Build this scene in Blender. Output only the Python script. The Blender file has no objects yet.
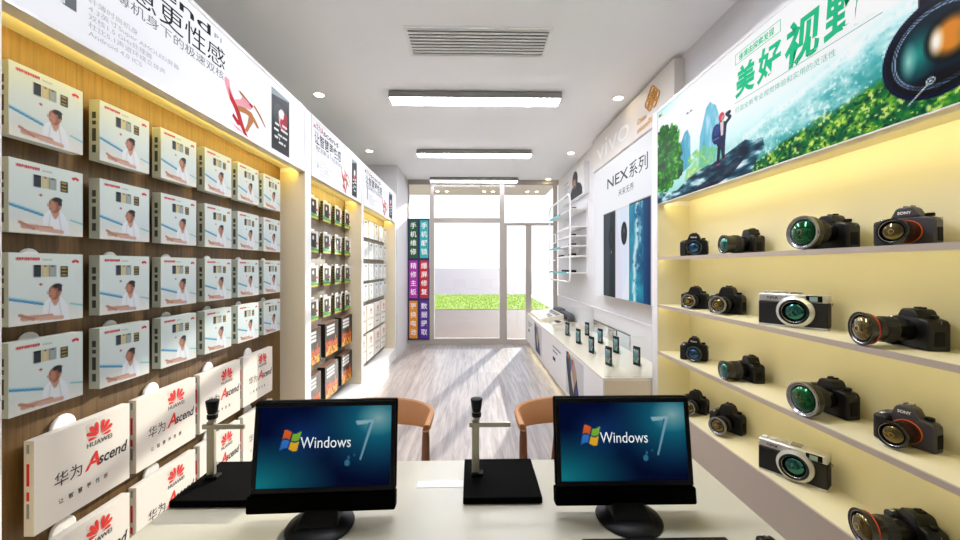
import bpy, bmesh, math, random
import numpy as np
from mathutils import Matrix, Vector
random.seed(7)
RNG = np.random.default_rng(11)
SC = bpy.context.scene
COL = SC.collection
PI = math.pi

# ------------------------------------------------------------------ colour / materials
def lin1(c):
    return c / 12.92 if c <= 0.04045 else ((c + 0.055) / 1.055) ** 2.4
def hexc(h):
    h = h.lstrip('#')
    return tuple(lin1(int(h[i:i + 2], 16) / 255) for i in (0, 2, 4))
def hexs(h):
    h = h.lstrip('#')
    return np.array([int(h[i:i + 2], 16) / 255 for i in (0, 2, 4)])
MATS = {}
def mat(name, col='#ffffff', rough=0.5, metal=0.0, emit=0.0, ecol=None, spec=0.5, coat=0.0, trans=0.0, bump=0.0):
    if name in MATS:
        return MATS[name]
    m = bpy.data.materials.new(name); m.use_nodes = True
    nt = m.node_tree; b = nt.nodes['Principled BSDF']
    c = hexc(col)
    b.inputs['Base Color'].default_value = (*c, 1)
    b.inputs['Roughness'].default_value = rough
    b.inputs['Metallic'].default_value = metal
    b.inputs['Specular IOR Level'].default_value = spec
    b.inputs['Coat Weight'].default_value = coat
    b.inputs['Coat Roughness'].default_value = 0.05
    if emit:
        b.inputs['Emission Color'].default_value = (*(hexc(ecol) if ecol else c), 1)
        b.inputs['Emission Strength'].default_value = emit
    else:
        # light procedural variation so that no surface is perfectly uniform
        tc = nt.nodes.new('ShaderNodeTexCoord')
        n = nt.nodes.new('ShaderNodeTexNoise'); n.inputs['Scale'].default_value = 9
        r = nt.nodes.new('ShaderNodeMapRange')
        r.inputs['To Min'].default_value = max(0.0, rough - 0.04); r.inputs['To Max'].default_value = min(1.0, rough + 0.04)
        nt.links.new(tc.outputs['Object'], n.inputs['Vector'])
        nt.links.new(n.outputs['Fac'], r.inputs['Value'])
        nt.links.new(r.outputs['Result'], b.inputs['Roughness'])
        if bump:
            bp = nt.nodes.new('ShaderNodeBump'); bp.inputs['Strength'].default_value = bump
            n2 = nt.nodes.new('ShaderNodeTexNoise'); n2.inputs['Scale'].default_value = 260
            nt.links.new(tc.outputs['Object'], n2.inputs['Vector'])
            nt.links.new(n2.outputs['Fac'], bp.inputs['Height']); nt.links.new(bp.outputs['Normal'], b.inputs['Normal'])
    MATS[name] = m
    return m
def wood(name, c1, c2, scale, rough=0.45):
    """grain stretched along the small entry of scale"""
    m = bpy.data.materials.new(name); m.use_nodes = True
    nt = m.node_tree; b = nt.nodes['Principled BSDF']
    tc = nt.nodes.new('ShaderNodeTexCoord'); mp = nt.nodes.new('ShaderNodeMapping')
    mp.inputs['Scale'].default_value = scale
    n = nt.nodes.new('ShaderNodeTexNoise'); n.inputs['Scale'].default_value = 1; n.inputs['Detail'].default_value = 6; n.inputs['Roughness'].default_value = 0.65
    cr = nt.nodes.new('ShaderNodeValToRGB')
    cr.color_ramp.elements[0].position = 0.3; cr.color_ramp.elements[0].color = (*hexc(c1), 1)
    cr.color_ramp.elements[1].position = 0.7; cr.color_ramp.elements[1].color = (*hexc(c2), 1)
    L = nt.links.new
    L(tc.outputs['Object'], mp.inputs['Vector']); L(mp.outputs['Vector'], n.inputs['Vector'])
    L(n.outputs['Fac'], cr.inputs['Fac']); L(cr.outputs['Color'], b.inputs['Base Color'])
    b.inputs['Roughness'].default_value = rough
    MATS[name] = m
    return m
def attr_mat(name, emit=0.0, base=1.0, rough=0.4, spec=0.3):
    m = bpy.data.materials.new(name); m.use_nodes = True
    nt = m.node_tree; b = nt.nodes['Principled BSDF']
    a = nt.nodes.new('ShaderNodeAttribute'); a.attribute_name = 'print_colour'
    b.inputs['Specular IOR Level'].default_value = spec
    b.inputs['Roughness'].default_value = rough
    if emit or base < 1:
        mx = nt.nodes.new('ShaderNodeMix'); mx.data_type = 'RGBA'; mx.blend_type = 'MULTIPLY'
        mx.inputs['Factor'].default_value = 1
        mx.inputs['B'].default_value = (base, base, base, 1)
        nt.links.new(a.outputs['Color'], mx.inputs['A']); nt.links.new(mx.outputs['Result'], b.inputs['Base Color'])
        if emit: nt.links.new(a.outputs['Color'], b.inputs['Emission Color'])
        b.inputs['Emission Strength'].default_value = emit
    else:
        nt.links.new(a.outputs['Color'], b.inputs['Base Color'])
    MATS[name] = m
    return m
def glass_mat(name, tint=(1, 1, 1), refl=0.08):
    m = bpy.data.materials.new(name); m.use_nodes = True
    nt = m.node_tree; nt.nodes.remove(nt.nodes['Principled BSDF'])
    out = nt.nodes['Material Output']
    tr = nt.nodes.new('ShaderNodeBsdfTransparent'); tr.inputs['Color'].default_value = (*tint, 1)
    gl = nt.nodes.new('ShaderNodeBsdfGlossy'); gl.inputs['Roughness'].default_value = 0.01
    fr = nt.nodes.new('ShaderNodeFresnel'); fr.inputs['IOR'].default_value = 1.35
    mx = nt.nodes.new('ShaderNodeMixShader')
    nt.links.new(fr.outputs['Fac'], mx.inputs['Fac']); nt.links.new(tr.outputs['BSDF'], mx.inputs[1]); nt.links.new(gl.outputs['BSDF'], mx.inputs[2])
    nt.links.new(mx.outputs['Shader'], out.inputs['Surface'])
    MATS[name] = m
    return m

# ------------------------------------------------------------------ objects
WM = {}
def tag(o, label=None, cat=None, group=None, kind=None):
    if label: o['label'] = label
    if cat: o['category'] = cat
    if group: o['group'] = group
    if kind: o['kind'] = kind
    return o
def thing(name, label, cat, loc=(0, 0, 0), rotz=0.0, group=None, kind=None):
    o = bpy.data.objects.new(name, None); COL.objects.link(o)
    o.empty_display_size = 0.05
    o.location = loc; o.rotation_euler = (0, 0, rotz)
    WM[o.name] = Matrix.Translation(loc) @ Matrix.Rotation(rotz, 4, 'Z')
    return tag(o, label, cat, group, kind)
def copy_tree(o, parent=None):
    c = o.copy(); COL.objects.link(c)
    if parent is not None:
        c.parent = parent
    for ch in list(o.children):
        copy_tree(ch, c)
    return c
def place(o, loc, rotz=None, label=None, group=None):
    o.location = loc
    if rotz is not None: o.rotation_euler = (0, 0, rotz)
    if label: o['label'] = label
    if group: o['group'] = group
    return o

TXT = {}
_tc = bpy.data.curves.new('lettering_source', 'FONT')
_to = bpy.data.objects.new('lettering_source', _tc)
def text_geo(s, bold=0.0, shear=0.0):
    k = (s, bold, shear)
    if k in TXT: return TXT[k]
    if _to.name not in COL.objects: COL.objects.link(_to)
    _tc.body = s; _tc.size = 1; _tc.offset = bold; _tc.shear = shear; _tc.resolution_u = 3
    bpy.context.view_layer.update()
    me = bpy.data.meshes.new_from_object(_to.evaluated_get(bpy.context.evaluated_depsgraph_get()))
    v = np.array([(p.co.x, p.co.y) for p in me.vertices]); f = [tuple(p.vertices) for p in me.polygons]
    bpy.data.meshes.remove(me)
    TXT[k] = (v, f)
    return TXT[k]

def frame_of(axis):
    a = Vector(axis).normalized()
    t = Vector((0, 0, 1)) if abs(a.z) < 0.9 else Vector((1, 0, 0))
    u = t.cross(a).normalized(); w = a.cross(u)
    return a, u, w

class Plane:
    """flat frame: right, up, normal"""
    def __init__(s, o, r, u):
        s.o = Vector(o); s.r = Vector(r); s.u = Vector(u); s.n = s.r.cross(s.u)
    def p(s, a, b, c=0.0):
        return s.o + s.r * a + s.u * b + s.n * c

class MB:
    def __init__(s):
        s.v = []; s.f = []; s.m = []
    def add(s, vs, fs, mi=0):
        b = len(s.v)
        s.v.extend(Vector(x) for x in vs)
        for f in fs:
            s.f.append(tuple(b + i for i in f)); s.m.append(mi)
        return s
    def box(s, x0, x1, y0, y1, z0, z1, mi=0):
        if x0 > x1: x0, x1 = x1, x0
        if y0 > y1: y0, y1 = y1, y0
        if z0 > z1: z0, z1 = z1, z0
        v = [(x0, y0, z0), (x1, y0, z0), (x1, y1, z0), (x0, y1, z0), (x0, y0, z1), (x1, y0, z1), (x1, y1, z1), (x0, y1, z1)]
        return s.add(v, [(3, 2, 1, 0), (4, 5, 6, 7), (0, 1, 5, 4), (1, 2, 6, 5), (2, 3, 7, 6), (3, 0, 4, 7)], mi)
    def quad(s, pl, a0, a1, b0, b1, c=0.0, mi=0):
        return s.add([pl.p(a0, b0, c), pl.p(a1, b0, c), pl.p(a1, b1, c), pl.p(a0, b1, c)], [(0, 1, 2, 3)], mi)
    def slab(s, pl, a0, a1, b0, b1, c0, c1, mi=0):
        v = [pl.p(a, b, c) for c in (c0, c1) for a, b in ((a0, b0), (a1, b0), (a1, b1), (a0, b1))]
        return s.add(v, [(3, 2, 1, 0), (4, 5, 6, 7), (0, 1, 5, 4), (1, 2, 6, 5), (2, 3, 7, 6), (3, 0, 4, 7)], mi)
    def poly(s, pl, pts, c=0.0, mi=0):
        return s.add([pl.p(a, b, c) for a, b in pts], [tuple(range(len(pts)))], mi)
    def prism(s, pl, pts, c0, c1, mi=0):
        n = len(pts)
        v = [pl.p(a, b, c0) for a, b in pts] + [pl.p(a, b, c1) for a, b in pts]
        f = [tuple(range(n))[::-1], tuple(range(n, 2 * n))] + [(i, (i + 1) % n, n + (i + 1) % n, n + i) for i in range(n)]
        return s.add(v, f, mi)
    def lathe(s, prof, o, axis, n=24, mi=0, cap0=True, cap1=True):
        a, u, w = frame_of(axis); o = Vector(o)
        v = []
        for r, t in prof:
            for k in range(n):
                th = 2 * PI * k / n
                v.append(o + a * t + (u * math.cos(th) + w * math.sin(th)) * r)
        f = []
        for i in range(len(prof) - 1):
            for k in range(n):
                k2 = (k + 1) % n
                f.append((i * n + k, i * n + k2, (i + 1) * n + k2, (i + 1) * n + k))
        if cap0: f.append(tuple(range(n))[::-1])
        if cap1: f.append(tuple((len(prof) - 1) * n + k for k in range(n)))
        return s.add(v, f, mi)
    def cyl(s, p0, p1, r0, r1=None, n=16, mi=0):
        p0 = Vector(p0); p1 = Vector(p1)
        return s.lathe([(r0, 0), (r0 if r1 is None else r1, (p1 - p0).length)], p0, p1 - p0, n, mi)
    def tube(s, pts, r, n=8, mi=0, closed=False):
        pts = [Vector(p) for p in pts]; N = len(pts)
        v = []; up = None
        for i in range(N):
            if closed: d = pts[(i + 1) % N] - pts[i - 1]
            else: d = pts[min(i + 1, N - 1)] - pts[max(i - 1, 0)]
            d.normalize()
            if up is None:
                up = Vector((0, 0, 1)) if abs(d.z) < 0.9 else Vector((1, 0, 0))
            u = (up - d * up.dot(d)).normalized(); w = d.cross(u); up = u
            rr = r[i] if isinstance(r, (list, tuple)) else r
            for k in range(n):
                th = 2 * PI * k / n
                v.append(pts[i] + (u * math.cos(th) + w * math.sin(th)) * rr)
        f = []
        for i in range(N if closed else N - 1):
            j = (i + 1) % N
            for k in range(n):
                k2 = (k + 1) % n
                f.append((i * n + k, i * n + k2, j * n + k2, j * n + k))
        if not closed:
            f.append(tuple(range(n))[::-1]); f.append(tuple((N - 1) * n + k for k in range(n)))
        return s.add(v, f, mi)
    def text(s, pl, string, a, b, h, c=0.001, mi=0, width=None, align='l', bold=0.0, shear=0.0):
        """lettering: left-bottom at (a, b), em height h"""
        v, f = text_geo(string, bold, shear)
        if len(v) == 0: return s
        x0, x1 = v[:, 0].min(), v[:, 0].max()
        sx = h if width is None else width / max(1e-6, x1 - x0)
        off = 0 if align == 'l' else -(x1 - x0) * sx / 2
        return s.add([pl.p(a + off + (x - x0) * sx, b + y * h, c) for x, y in v], f, mi)
    def ellipse(s, pl, ca, cb, ra, rb, c=0.001, mi=0, n=24, rot=0.0):
        pts = []
        for k in range(n):
            t = 2 * PI * k / n; x = ra * math.cos(t); y = rb * math.sin(t)
            pts.append((ca + x * math.cos(rot) - y * math.sin(rot), cb + x * math.sin(rot) + y * math.cos(rot)))
        return s.poly(pl, pts, c, mi)
    def build(s, name, mats, parent=None, world=True, bevel=0.0, smooth=False, seg=2, subsurf=0):
        me = bpy.data.meshes.new(name)
        vs = s.v
        if parent is not None and world:
            inv = WM[parent.name].inverted(); vs = [inv @ x for x in vs]
        me.from_pydata([tuple(x) for x in vs], [], s.f)
        if not isinstance(mats, (list, tuple)): mats = [mats]
        for m in mats: me.materials.append(m)
        if len(mats) > 1: me.polygons.foreach_set('material_index', s.m)
        me.update()
        if smooth:
            me.polygons.foreach_set('use_smooth', [True] * len(me.polygons))
            me.set_sharp_from_angle(angle=math.radians(38))
        o = bpy.data.objects.new(name, me); COL.objects.link(o)
        if parent is not None:
            o.parent = parent; WM[o.name] = WM[parent.name]
        else:
            WM[o.name] = Matrix.Identity(4)
        if bevel:
            b = o.modifiers.new('edge', 'BEVEL'); b.width = bevel; b.segments = seg; b.limit_method = 'ANGLE'; b.angle_limit = math.radians(32)
        if subsurf:
            b = o.modifiers.new('round', 'SUBSURF'); b.levels = subsurf; b.render_levels = subsurf
        return o

def structure(o):
    o['kind'] = 'structure'; return o
def bx(name, dims, m, parent=None, bevel=0.0, world=True):
    return MB().box(*dims).build(name, m, parent, world, bevel)

# ------------------------------------------------------------------ little picture painter for printed surfaces
def fbm(w, h, fx, fy, octv=4, seed=0):
    r = np.random.default_rng(seed); out = np.zeros((h, w)); amp = 1.0; tot = 0
    for o in range(octv):
        gx, gy = max(2, int(fx * 2 ** o) + 2), max(2, int(fy * 2 ** o) + 2)
        g = r.random((gy, gx))
        xs = np.linspace(0, gx - 1.001, w); ys = np.linspace(0, gy - 1.001, h)
        xi = xs.astype(int); yi = ys.astype(int); xf = xs - xi; yf = (ys - yi)[:, None]
        xf = xf * xf * (3 - 2 * xf); yf = yf * yf * (3 - 2 * yf)
        a = g[np.ix_(yi, xi)]; b = g[np.ix_(yi, xi + 1)]; c = g[np.ix_(yi + 1, xi)]; d = g[np.ix_(yi + 1, xi + 1)]
        out += amp * ((a * (1 - xf) + b * xf) * (1 - yf) + (c * (1 - xf) + d * xf) * yf)
        tot += amp; amp *= 0.55
    return out / tot
class Img:
    SS = 3
    def __init__(s, W, H, w, h, bg='#ffffff'):
        """W x H in picture units, w x h samples; row 0 at the bottom"""
        s.W, s.H, s.w, s.h = W, H, w, h
        s.nw, s.nh = w * s.SS, h * s.SS
        s.X, s.Y = np.meshgrid((np.arange(s.nw) + 0.5) / s.nw * W, (np.arange(s.nh) + 0.5) / s.nh * H)
        s.a = np.ones((s.nh, s.nw, 3)) * hexs(bg)
    def mix(s, mask, col, al=1.0):
        c = hexs(col) if isinstance(col, str) else col
        m = (mask * al)[..., None]
        s.a = s.a * (1 - m) + c * m
        return s
    def vgrad(s, stops):
        ys = [p for p, _ in stops]; cs = np.array([hexs(c) for _, c in stops])
        for k in range(3): s.a[..., k] = np.interp(s.Y, ys, cs[:, k])
        return s
    def rect(s, x0, x1, y0, y1, col, al=1.0):
        return s.mix(((s.X >= x0) & (s.X < x1) & (s.Y >= y0) & (s.Y < y1)).astype(float), col, al)
    def ell(s, cx, cy, rx, ry, col, al=1.0, rot=0.0, soft=0.0):
        return s.mix(s.ellmask(cx, cy, rx, ry, rot, soft), col, al)
    def ellmask(s, cx, cy, rx, ry, rot=0.0, soft=0.0):
        dx, dy = s.X - cx, s.Y - cy; c, n = math.cos(rot), math.sin(rot)
        d = np.sqrt(((dx * c + dy * n) / rx) ** 2 + ((-dx * n + dy * c) / ry) ** 2)
        if soft: return np.clip((1 - d) / soft, 0, 1)
        return (d <= 1).astype(float)
    def polymask(s, pts):
        ins = np.zeros(s.X.shape, bool); n = len(pts)
        for i in range(n):
            x0, y0 = pts[i]; x1, y1 = pts[(i + 1) % n]
            if y0 == y1: continue
            c = ((s.Y > y0) != (s.Y > y1)) & (s.X < (x1 - x0) * (s.Y - y0) / (y1 - y0) + x0)
            ins ^= c
        return ins.astype(float)
    def poly(s, pts, col, al=1.0):
        return s.mix(s.polymask(pts), col, al)
    def line(s, x0, y0, x1, y1, wd, col, al=1.0):
        dx, dy = x1 - x0, y1 - y0; L2 = dx * dx + dy * dy
        t = np.clip(((s.X - x0) * dx + (s.Y - y0) * dy) / L2, 0, 1)
        d = np.hypot(s.X - x0 - t * dx, s.Y - y0 - t * dy)
        return s.mix((d <= wd / 2).astype(float), col, al)
    def noise(s, fx, fy, octv=4, seed=0):
        return fbm(s.nw, s.nh, fx, fy, octv, seed)
    def final(s):
        a = s.a.reshape(s.h, s.SS, s.w, s.SS, 3).mean(axis=(1, 3))
        a = np.clip(a, 0, 1)
        return np.where(a <= 0.04045, a / 12.92, ((a + 0.055) / 1.055) ** 2.4)
def print_mesh(name, img, pl, a0, b0, c, m, parent=None, world=True):
    """printed sheet: one face per picture sample"""
    A = img.final(); h, w = A.shape[:2]
    if parent is not None and world:
        inv = WM[parent.name].inverted()
    else: inv = Matrix.Identity(4)
    o = inv @ pl.p(a0, b0, c); r = (inv.to_3x3() @ pl.r) * (img.W / w); u = (inv.to_3x3() @ pl.u) * (img.H / h)
    o, r, u = np.array(o), np.array(r), np.array(u)
    I, J = np.meshgrid(np.arange(w + 1), np.arange(h + 1))
    V = o + I.reshape(-1, 1) * r + J.reshape(-1, 1) * u
    i, j = np.meshgrid(np.arange(w), np.arange(h)); k = (j * (w + 1) + i).ravel()
    F = np.stack([k, k + 1, k + w + 2, k + w + 1], 1)
    me = bpy.data.meshes.new(name)
    me.vertices.add(len(V)); me.vertices.foreach_set('co', V.astype(np.float32).ravel())
    me.loops.add(F.size); me.loops.foreach_set('vertex_index', F.astype(np.int32).ravel())
    me.polygons.add(len(F)); me.polygons.foreach_set('loop_start', np.arange(0, F.size, 4, dtype=np.int32))
    me.update(calc_edges=True)
    ca = me.color_attributes.new('print_colour', 'FLOAT_COLOR', 'CORNER')
    cols = np.ones((len(F), 4, 4), np.float32); cols[:, :, :3] = A.reshape(-1, 1, 3)
    ca.data.foreach_set('color', cols.ravel())
    me.materials.append(m)
    ob = bpy.data.objects.new(name, me); COL.objects.link(ob)
    if parent is not None: ob.parent = parent; WM[ob.name] = WM[parent.name]
    else: WM[ob.name] = Matrix.Identity(4)
    return ob

# ------------------------------------------------------------------ emblem helpers
def fan_logo(mb, pl, ca, cb, w, c=0.0012, mi=0):
    """eight petals opening like a fan, width w"""
    for sgn in (-1, 1):
        for ang, L, wd in ((12, 0.56, 0.13), (38, 0.58, 0.14), (64, 0.54, 0.13), (86, 0.42, 0.10)):
            th = math.radians(90 - sgn * ang)
            bx0, by0 = sgn * 0.035, -0.02 if ang < 80 else -0.06
            d = (math.cos(th), math.sin(th)); q = (-d[1], d[0])
            pts = []
            for t, k in ((0.08, 0), (0.35, 0.45), (0.6, 0.9), (0.82, 1.0), (0.95, 0.7), (1.0, 0.0)):
                pts.append((t, k))
            prof = [(bx0 + d[0] * t * L + q[0] * k * wd * 0.58, by0 + d[1] * t * L + q[1] * k * wd * 0.58) for t, k in pts]
            prof += [(bx0 + d[0] * t * L - q[0] * k * wd * 0.58, by0 + d[1] * t * L - q[1] * k * wd * 0.58) for t, k in pts[-2:0:-1]]
            mb.poly(pl, [(ca + x * w * 0.9, cb + y * w * 0.9) for x, y in prof], c, mi)
    return mb
# ================================================================== materials
M_wall = mat('wall_paint', '#d2d0d1', 0.7)
M_ceil = mat('ceiling_paint', '#f8f9fb', 0.8)
M_whitelam = mat('white_laminate', '#e3e1df', 0.35)
M_cream = mat('cream_laminate', '#ddd5b2', 0.5)
M_beige = mat('beige_laminate', '#d8cdb4', 0.5)
M_taupe = mat('taupe_lip', '#b3a596', 0.5)
M_oak = wood('oak_panel', '#4c3513', '#7a5a2c', (60, 60, 2.6), 0.5)
M_greypanel = wood('grey_brown_panel', '#6f6150', '#8a7b69', (26, 26, 1.5), 0.5)
M_frame = mat('window_frame_grey', '#a59d94', 0.45)
M_glass = glass_mat('window_glass', (0.97, 0.985, 0.98))
M_clear = glass_mat('display_glass', (0.97, 0.98, 0.97))
M_black = mat('black_plastic', '#040302', 0.45, spec=0.18)
M_dark = mat('dark_plastic', '#100f0d', 0.45, spec=0.25)
M_rubber = mat('black_rubber', '#060606', 0.6, spec=0.2)
M_matte = mat('matte_black_plate', '#040302', 0.75, spec=0.04)
M_lightfar = mat('lamp_diffuser_far', '#ffffff', 0.5, emit=9.0, ecol='#f0f3ff')
M_steel = mat('brushed_steel', '#b9b6ae', 0.3, 0.85)
M_white = mat('white_paint', '#f2f2f0', 0.4)
M_ink = mat('black_ink', '#151515', 0.6)
M_greyink = mat('grey_ink', '#8d8d90', 0.6)
M_redink = mat('red_ink', '#d2200f', 0.5)
M_orange = mat('orange_ink', '#d99a2b', 0.5)
M_light = mat('lamp_diffuser', '#ffffff', 0.5, emit=32.0, ecol='#f0f3ff')
M_down = mat('downlight_lens', '#ffffff', 0.5, emit=14.0, ecol='#ffe9c0')
M_led = mat('warm_led_strip', '#ffffff', 0.5, emit=13.0, ecol='#fff3be')
M_ledtop = mat('warm_led_cove_strip', '#ffffff', 0.5, emit=15.0, ecol='#ffeeb0')
M_ledleft = mat('amber_led_cove_strip', '#ffffff', 0.5, emit=24.0, ecol='#ffdf70')
M_ledfloor = mat('warm_led_floor_strip', '#ffffff', 0.5, emit=4.0, ecol='#ffe9a0')
M_sign = mat('backlit_acrylic', '#77777a', 0.4, spec=0.1, emit=0.42, ecol='#f7f7fd')
M_signframe = mat('sign_frame_silver', '#cfcdca', 0.35, 0.2)
A_print = attr_mat('printed_sheet', 0.0, 0.66, 0.45, 0.15)
A_lit = attr_mat('backlit_print', 0.47, 0.10, 0.4, 0.05)
A_screen = attr_mat('screen_picture', 0.42, 0.02, 0.18, 0.05)
for m in (A_lit, A_screen):
    m.cycles.emission_sampling = 'NONE'

# ================================================================== shell
XW, XL, YB, YW, ZC = 1.787, -1.95, -1.9, 8.1, 3.4
def planks():
    m = bpy.data.materials.new('grey_wood_planks'); m.use_nodes = True
    nt = m.node_tree; b = nt.nodes['Principled BSDF']; L = nt.links.new
    tc = nt.nodes.new('ShaderNodeTexCoord')
    mp = nt.nodes.new('ShaderNodeMapping'); mp.inputs['Rotation'].default_value = (0, 0, PI / 2)
    br = nt.nodes.new('ShaderNodeTexBrick')
    br.inputs['Scale'].default_value = 1; br.inputs['Brick Width'].default_value = 1.35; br.inputs['Row Height'].default_value = 0.42
    br.inputs['Mortar Size'].default_value = 0.0015; br.offset = 0.37
    br.inputs['Color1'].default_value = (*hexc('#b6ada7'), 1); br.inputs['Color2'].default_value = (*hexc('#a89e98'), 1)
    br.inputs['Mortar'].default_value = (*hexc('#958b86'), 1)
    mp2 = nt.nodes.new('ShaderNodeMapping'); mp2.inputs['Scale'].default_value = (22, 1.3, 1)
    n = nt.nodes.new('ShaderNodeTexNoise'); n.inputs['Scale'].default_value = 1.0; n.inputs['Detail'].default_value = 9; n.inputs['Roughness'].default_value = 0.7; n.inputs['Distortion'].default_value = 0.6
    cr = nt.nodes.new('ShaderNodeValToRGB')
    cr.color_ramp.elements[0].position = 0.34; cr.color_ramp.elements[0].color = (0.40, 0.39, 0.40, 1)
    cr.color_ramp.elements[1].position = 0.62; cr.color_ramp.elements[1].color = (1.0, 1.0, 1.0, 1)
    mx = nt.nodes.new('ShaderNodeMix'); mx.data_type = 'RGBA'; mx.blend_type = 'MULTIPLY'; mx.inputs['Factor'].default_value = 0.9
    L(tc.outputs['Object'], mp.inputs['Vector']); L(mp.outputs['Vector'], br.inputs['Vector'])
    L(tc.outputs['Object'], mp2.inputs['Vector']); L(mp2.outputs['Vector'], n.inputs['Vector'])
    L(n.outputs['Fac'], cr.inputs['Fac']); L(br.outputs['Color'], mx.inputs['A']); L(cr.outputs['Color'], mx.inputs['B'])
    L(mx.outputs['Result'], b.inputs['Base Color']); b.inputs['Roughness'].default_value = 0.34
    return m
structure(bx('floor', (XL - 0.1, XW + 0.1, YB - 0.1, YW + 0.06, -0.06, 0), planks()))
structure(bx('ceiling', (XL - 0.1, XW + 0.1, YB - 0.1, YW + 0.06, ZC, ZC + 0.08), M_ceil))
structure(bx('wall_left', (XL - 0.1, XL, YB, YW, 0, ZC), M_wall))
structure(bx('wall_right', (XW, XW + 0.1, YB, YW, 0, ZC), M_wall))
structure(bx('wall_back', (XL, XW, YB - 0.1, YB, 0, ZC), M_wall))
structure(bx('pillar', (XL + 0.001, -1.335, 6.925, YW - 0.001, 0.001, ZC - 0.001), M_wall))
# wall lining above the display counters, with its ledge
b = MB(); b.box(XW - 0.022, XW - 0.001, 3.28, YW - 0.002, 0.001, 1.0); b.box(XW - 0.034, XW - 0.001, 3.28, YW - 0.002, 1.0, 1.018)
structure(b.build('trim_1', M_wall))
XWL = XW - 0.022

# ---- storefront: fixed window, glazed door
def win_bars():
    y0, y1 = YW - 0.04, YW + 0.04
    w = thing('window_1', 'fixed storefront window in grey metal frame facing the lawn', 'window', (-0.1, YW, 0), kind='structure')
    fr = MB()
    fr.box(-1.334, XW, y0, y1, 3.31, 3.399)                 # header
    fr.box(-1.334, 0.659, y0, y1, 0.0, 0.115)               # bottom rail
    fr.box(-0.881, -0.794, y0, y1, 0.115, 3.31)             # post
    fr.box(0.565, 0.659, y0, y1, 0.115, 3.31)               # post
    fr.box(-0.794, 0.565, y0, y1, 2.51, 2.607)              # transom
    fr.box(-1.334, -1.31, y0, y1, 0.115, 3.31)
    fr.build('window_frame', M_frame, w, bevel=0.003)
    bd = MB()                                               # pale glazing bead of the big pane
    for d in ((-0.794, -0.78, 0.115, 2.51), (0.551, 0.565, 0.115, 2.51), (-0.78, 0.551, 0.115, 0.135), (-0.78, 0.551, 2.496, 2.51)):
        bd.box(d[0], d[1], y0 - 0.004, y0 + 0.01, d[2], d[3])
    bd.build('glazing_bead', M_white, w)
    for nm, d in (('pane', (-0.794, 0.565, 0.115, 2.51)), ('pane', (-0.794, 0.565, 2.607, 3.31)), ('pane', (-1.31, -0.881, 0.115, 3.31))):
        bx(nm, (d[0], d[1], YW - 0.004, YW + 0.004, d[2], d[3]), M_glass, w)
    w = thing('door_1', 'glazed storefront door with narrow side light in grey metal frame', 'door', (1.2, YW, 0), kind='structure')
    fr = MB()
    fr.box(0.66, 0.71, y0, y1, 0.0, 2.462)
    fr.box(0.66, 1.684, y0, y1, 2.462, 2.51)
    fr.box(1.684, XW - 0.024, y0, y1, 0.0, 3.31)
    fr.box(0.71, 1.684, y0, y1, 0.0, 0.1)
    fr.build('door_frame', M_frame, w, bevel=0.003)
    lf = MB(); lf.box(1.109, 1.224, y0 + 0.01, y1 - 0.01, 0.1, 2.462); lf.build('stile', M_frame, w, bevel=0.003)
    for d in ((0.71, 1.109, 0.1, 2.462), (1.224, 1.684, 0.1, 2.462), (0.66, 1.684, 2.51, 3.31)):
        bx('pane', (d[0], d[1], YW - 0.004, YW + 0.004, d[2], d[3]), M_glass, w)
    h = MB(); h.tube([(1.165, y0 - 0.03, 0.95), (1.165, y0 - 0.03, 1.25)], 0.012, 10)
    h.cyl((1.165, y0 - 0.03, 0.99), (1.165, y0 + 0.012, 0.99), 0.008); h.cyl((1.165, y0 - 0.03, 1.21), (1.165, y0 + 0.012, 1.21), 0.008)
    h.build('handle', M_steel, w, smooth=True)
win_bars()

# ---- outside
M_pave = wood('pink_paving', '#6e5143', '#77594a', (0.8, 0.8, 1), 0.8)
M_far = mat('far_paving', '#957f7b', 0.85)
M_path = mat('pale_path', '#e8e6e2', 0.8)
M_soil = mat('lawn_base', '#b4c636', 0.9)
structure(bx('pavement', (-30, 30, YW + 0.07, 14.8, -0.10, -0.02), M_pave))
structure(bx('ground_far', (-260, 260, 22.4, 420, -0.10, -0.02), M_far))
structure(bx('lawn_base', (-30, 3.05, 14.82, 22.38, -0.10, 0.0), M_soil))
structure(bx('path', (3.07, 30, 14.82, 22.38, -0.10, 0.0), M_path))
structure(bx('canopy', (-3.5, 1.83, YW + 0.07, 9.78, 3.40, 3.55), mat('canopy_soffit', '#f3e8dc', 0.8)))
g = MB()
for i in range(15000):
    x = random.uniform(-8, 3.03); y = 14.85 + 7.5 * random.random(); h = random.uniform(0.03, 0.075); a = random.random() * PI
    dx, dy = 0.012 * math.cos(a), 0.012 * math.sin(a); lx, ly = random.uniform(-.03, .03), random.uniform(-.03, .03)
    g.add([(x - dx, y - dy, 0), (x + dx, y + dy, 0), (x + lx, y + ly, h)], [(0, 1, 2)])
tag(g.build('grass', mat('grass_blades', '#c6d640', 0.8)), 'bright green grass on the lawn beyond the paved strip', 'grass', kind='stuff')
# canopy downlights
proto = None
for i, x in enumerate((-0.83, -0.61, 0.28, 0.49, 1.31, 1.53)):
    if proto is None:
        proto = thing('canopy_downlight', 'x', 'downlight', (x, 9.3, 3.40), 0, 'canopy downlights')
        MB().lathe([(0.05, -0.006), (0.05, -0.001)], (0, 0, 0), (0, 0, 1), 20).build('trim_ring', M_white, proto, False)
        MB().lathe([(0.036, -0.008), (0.036, -0.0065)], (0, 0, 0), (0, 0, 1), 20).build('lens', M_down, proto, False)
        o = proto
    else: o = copy_tree(proto)
    place(o, (x, 9.3, 3.40), 0, 'tiny round downlight under the canopy outside, %s from the column side' % ['first', 'second', 'third', 'fourth', 'fifth', 'sixth'][i])

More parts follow.
